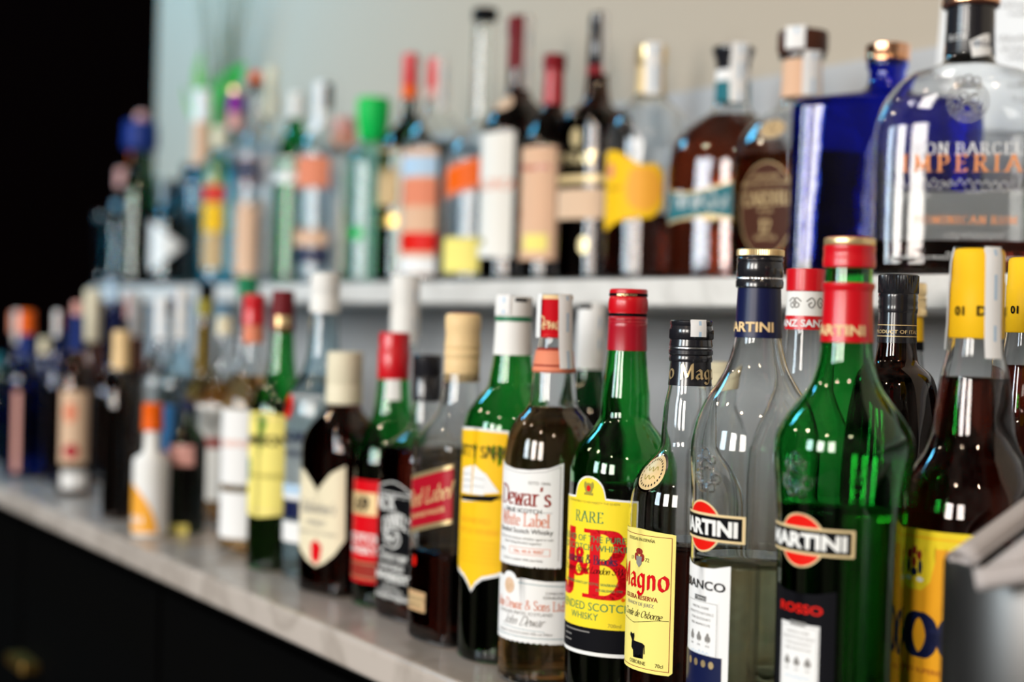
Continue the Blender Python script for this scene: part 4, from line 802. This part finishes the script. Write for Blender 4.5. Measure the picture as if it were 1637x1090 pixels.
far('liqueur_bottle', 'tall slender amber bottle with green and gold foil at its neck', 329, 478, 0.754, 'L', (13, 28, 'olive'), (13, 600), 640, 34, 'clear', (510, 'amberwine'), [(-30, 655, 700, 30, 'navy'), (-35, 780, 806, 26, 'lemon')])
far('wine_bottle', 'bottle with a black capsule right of the green and gold foil', 331, 452, 0.839, 'L', (13, 44, 'black'), (12, 600), 640, 36, 'darkbrown', (600, 'colawine'))
far('vodka_bottle', 'clear bottle with a long white and blue seal left of the slender amber bottle', 291, 462, 0.745, 'L', (12, 30, 'darkblue'), (12, 560), 605, 38, 'bluish', (600, 'water'), strip=(0, 18, 80))
far('rum_bottle', 'clear bottle with a dark cap and short white seal, left of the long blue-white seal', 263, 476, 0.744, 'L', (13, 26, 'black'), (12, 560), 600, 36, 'clear', (600, 'water'), strip=(-25, 18, 66))
b = far('juice_bottle', 'small bottle with an orange cap and white label with a curved orange patch', 245, 644, 0.612, 'L', (16, 44, 'orange'), (11, 722), 732, 29, 'white', None)
b.label(-25, [G('strippaper', rect(-46, 738, 46, 852), 0), G('lightorange', _catmull([(-46, 768), (-18, 778), (6, 802), (20, 832), (24, 852)]) + [(-46, 852)], 1), T('70cl', -14, 838, 12, 'strippaper', .03)]); b.sleeve(690, 720, 'white', 1)
far('juice_bottle', 'small bottle with a royal blue cap behind the orange-capped small bottle', 270, 648, 0.691, 'L', (11, 74, 'blueprint'), (9, 728), 745, 26, 'darkbrown', (760, 'colawine'), [(-10, 720, 762, 20, 'pink', G('crimson', disc(0, 742, 8, 12), 1))])
far('liqueur_bottle', 'dark bottle with blue-grey shoulder and small pale foot label', 302, 640, 0.661, 'L', (12, 20, 'navy'), (11, 680), 705, 30, 'darkgreen', (700, 'colawine'), [(-25, 712, 745, 24, 'pink'), (-35, 838, 858, 22, 'lemon')])
far('wine_bottle', 'black bottle with an amber gold capsule, left of the orange and white small bottle', 195, 528, 0.623, 'L', (14, 62, 'lightgold'), (12, 600), 640, 26, 'darkbrown', (600, 'colawine'))
far('rum_bottle', 'bottle with a pink and white seal behind the amber gold capsule', 214, 468, 0.784, 'L', (13, 40, 'pink'), (12, 560), 600, 32, 'brown', (590, 'colawine'), strip=(15, 20, 70))
far('wine_bottle', 'slim dark blue bottle with a pale cyan cap reaching up to the ledge', 181, 446, 0.738, 'L', (9, 36, 'paleblue'), (9, 590), 620, 26, 'navyglass', (600, 'colawine'))
far('whisky_bottle', 'bottle with a tall cream capsule standing at the far left under the ledge end', 149, 462, 0.727, 'L', (13, 84, 'creamcap'), (12, 585), 625, 28, 'brown', (610, 'darkwhisky'))
far('whisky_bottle', 'bottle with a long salmon label and small white foot label, far left', 125, 482, 0.646, 'L', (9, 22, 'pink'), (9, 560), 610, 27, 'brown', (580, 'darkwhisky'), [(-5, 625, 742, 24, 'beige', G('salmon', disc(-6, 660, 10, 16), 1), G('crimson', disc(-4, 722, 12, 12), 1)), (0, 754, 782, 22, 'strippaper')], sleeve=(560, 'darkblue'))
far('liqueur_bottle', 'narrow bottle with a cyan streaked side and a red topped cap, far left', 94, 498, .66, 'L', (8, 30, 'crimson'), (8, 570), 610, 18, 'navyglass', (600, 'colawine'), strip=(-20, 9, 40))
far('vodka_bottle', 'large blue bottle with an orange cap, second from the far left', 44, 496, 0.638, 'L', (12, 38, 'orange'), (11, 575), 598, 34, 'navyglass', (600, 'water'), [(-22, 625, 755, 5, 'pink')], sleeve=(568, 'darkblue'))
far('gin_bottle', 'blue bottle with a cream cap beside the large blue orange-capped bottle', 72, 540, 0.701, 'L', (9, 26, 'cream'), (9, 590), 615, 26, 'navyglass', (610, 'colawine'))
far('rum_bottle', 'bottle with a red and cream cap behind the large blue bottle', 27, 498, 0.721, 'L', (10, 34, 'salmon'), (9, 580), 612, 26, 'navyglass', (610, 'colawine'), strip=(0, 8, 50))
far('wine_bottle', 'dark olive bottle cut off by the left edge of the picture', -2, 565, .66, 'L', (9, 24, 'tealpaper'), (9, 610), 640, 24, 'darkgreen', (640, 'palewine'))

# ------------------------------------------------------------------ reeds and leaves behind the ledge's far end
vp = wall_pt(352, 300, 1.17)
vz = bpy.data.objects.new('vase_plant', None); link(vz); vz.location = (vp.x, vp.y, US); tag(vz, 'green leaves and tall thin reeds behind the far end of the ledge', 'plant')
tube('vase', [(0, .030), (.004, .034), (.10, .038), (.16, .022), (.19, .020), (.20, .022)], 'white', vz, 32)
V = []; F = []; R = random.Random(3)
def pp(px, py): return wall_pt(px, py, 1.17) - Vector((vp.x, vp.y, US))
for i in range(22):
    xt = R.uniform(308, 412); a = pp(350 + R.uniform(-5, 5), 250); t_ = pp(xt, R.uniform(-120, -10)); mid = (a + t_)/2 + Vector((R.uniform(-.02, .02), R.uniform(-.02, .02), .03)); mid.y = min(mid.y, .03)
    P3 = [a, mid, t_]; pts = []
    for j in range(9):
        s_ = j/8; pts.append(P3[0]*(1-s_)**2 + P3[1]*2*s_*(1-s_) + P3[2]*s_*s_)
    for j, p in enumerate(pts):
        wd = .0032*(1 - j/10)
        for q in range(3): V.append(p + Vector((math.cos(q*2.094)*wd, math.sin(q*2.094)*wd, 0)))
    n = len(V)
    for j in range(8):
        for q in range(3): b0 = n - 27 + j*3; F.append((b0+q, b0+(q+1) % 3, b0+3+(q+1) % 3, b0+3+q))
o = mesh_obj('reeds', V, F, ['reed'], vz); o['kind'] = 'stuff'
def leafm(pts, wd, m):
    V = []; F = []; P3 = [pp(*p) for p in pts]; P3 = [Vector(q) for q in _cm3(P3)]
    for j, p in enumerate(P3):
        t = j/(len(P3)-1); w_ = wd*math.sin(math.pi*min(1, t*.93 + .06))**.8; d = (P3[min(j+1, len(P3)-1)] - P3[max(j-1, 0)]).normalized(); s_ = d.cross(Vector((.3, -1, 0)).normalized())
        V += [p - s_*w_ + Vector((0, -.004, 0)), p + Vector((0, .002, 0)), p + s_*w_ + Vector((0, -.004, 0))]
    for j in range(len(P3)-1):
        for q in (0, 1): F.append((j*3+q, j*3+q+1, j*3+q+4, j*3+q+3))
    o = mesh_obj('leaf', V, F, [m], vz); sm = o.modifiers.new('s', 'SOLIDIFY'); sm.thickness = .0008
def _cm3(P_):
    out = []
    for i in range(len(P_)-1):
        for k in range(5): t = k/5; out.append(P_[i].lerp(P_[i+1], t))
    out.append(P_[-1]); return out
leafm([(350, 250), (352, 190), (368, 140), (394, 104)], .038, 'leaf'); leafm([(346, 250), (345, 185), (358, 140), (374, 112)], .024, 'leaf2'); leafm([(345, 250), (325, 180), (318, 120), (326, 80)], .016, 'leaf2'); leafm([(346, 250), (332, 200), (333, 150), (336, 115)], .008, 'leaf'); leafm([(350, 250), (322, 210), (304, 170), (296, 140)], .007, 'leaf2')

# small pieces hang under the part they belong to
for b_ in [o for o in bpy.data.objects if o.type == 'EMPTY' and o.parent is None]:
    ch = {}
    for c_ in b_.children: ch.setdefault(c_.name.split('.')[0], c_)
    for c_ in list(b_.children):
        n_ = c_.name.split('.')[0]
        host = {'cap_ring': 'cap', 'cap_band': 'cap', 'cap_top': 'cap', 'cap_lettering': 'cap', 'cap_mark': 'cap', 'cap_emblem': 'cap', 'tamper_line': 'cap', 'neck_lettering': 'neck_sleeve', 'neck_print': 'neck_sleeve', 'sleeve_rings': 'neck_sleeve',
                'label_foot': 'label', 'label_scroll': 'label', 'stopper_knob': 'cap', 'torn_sticker': 'neck_sleeve'}.get(n_)
        if host in ch: c_.parent = ch[host]
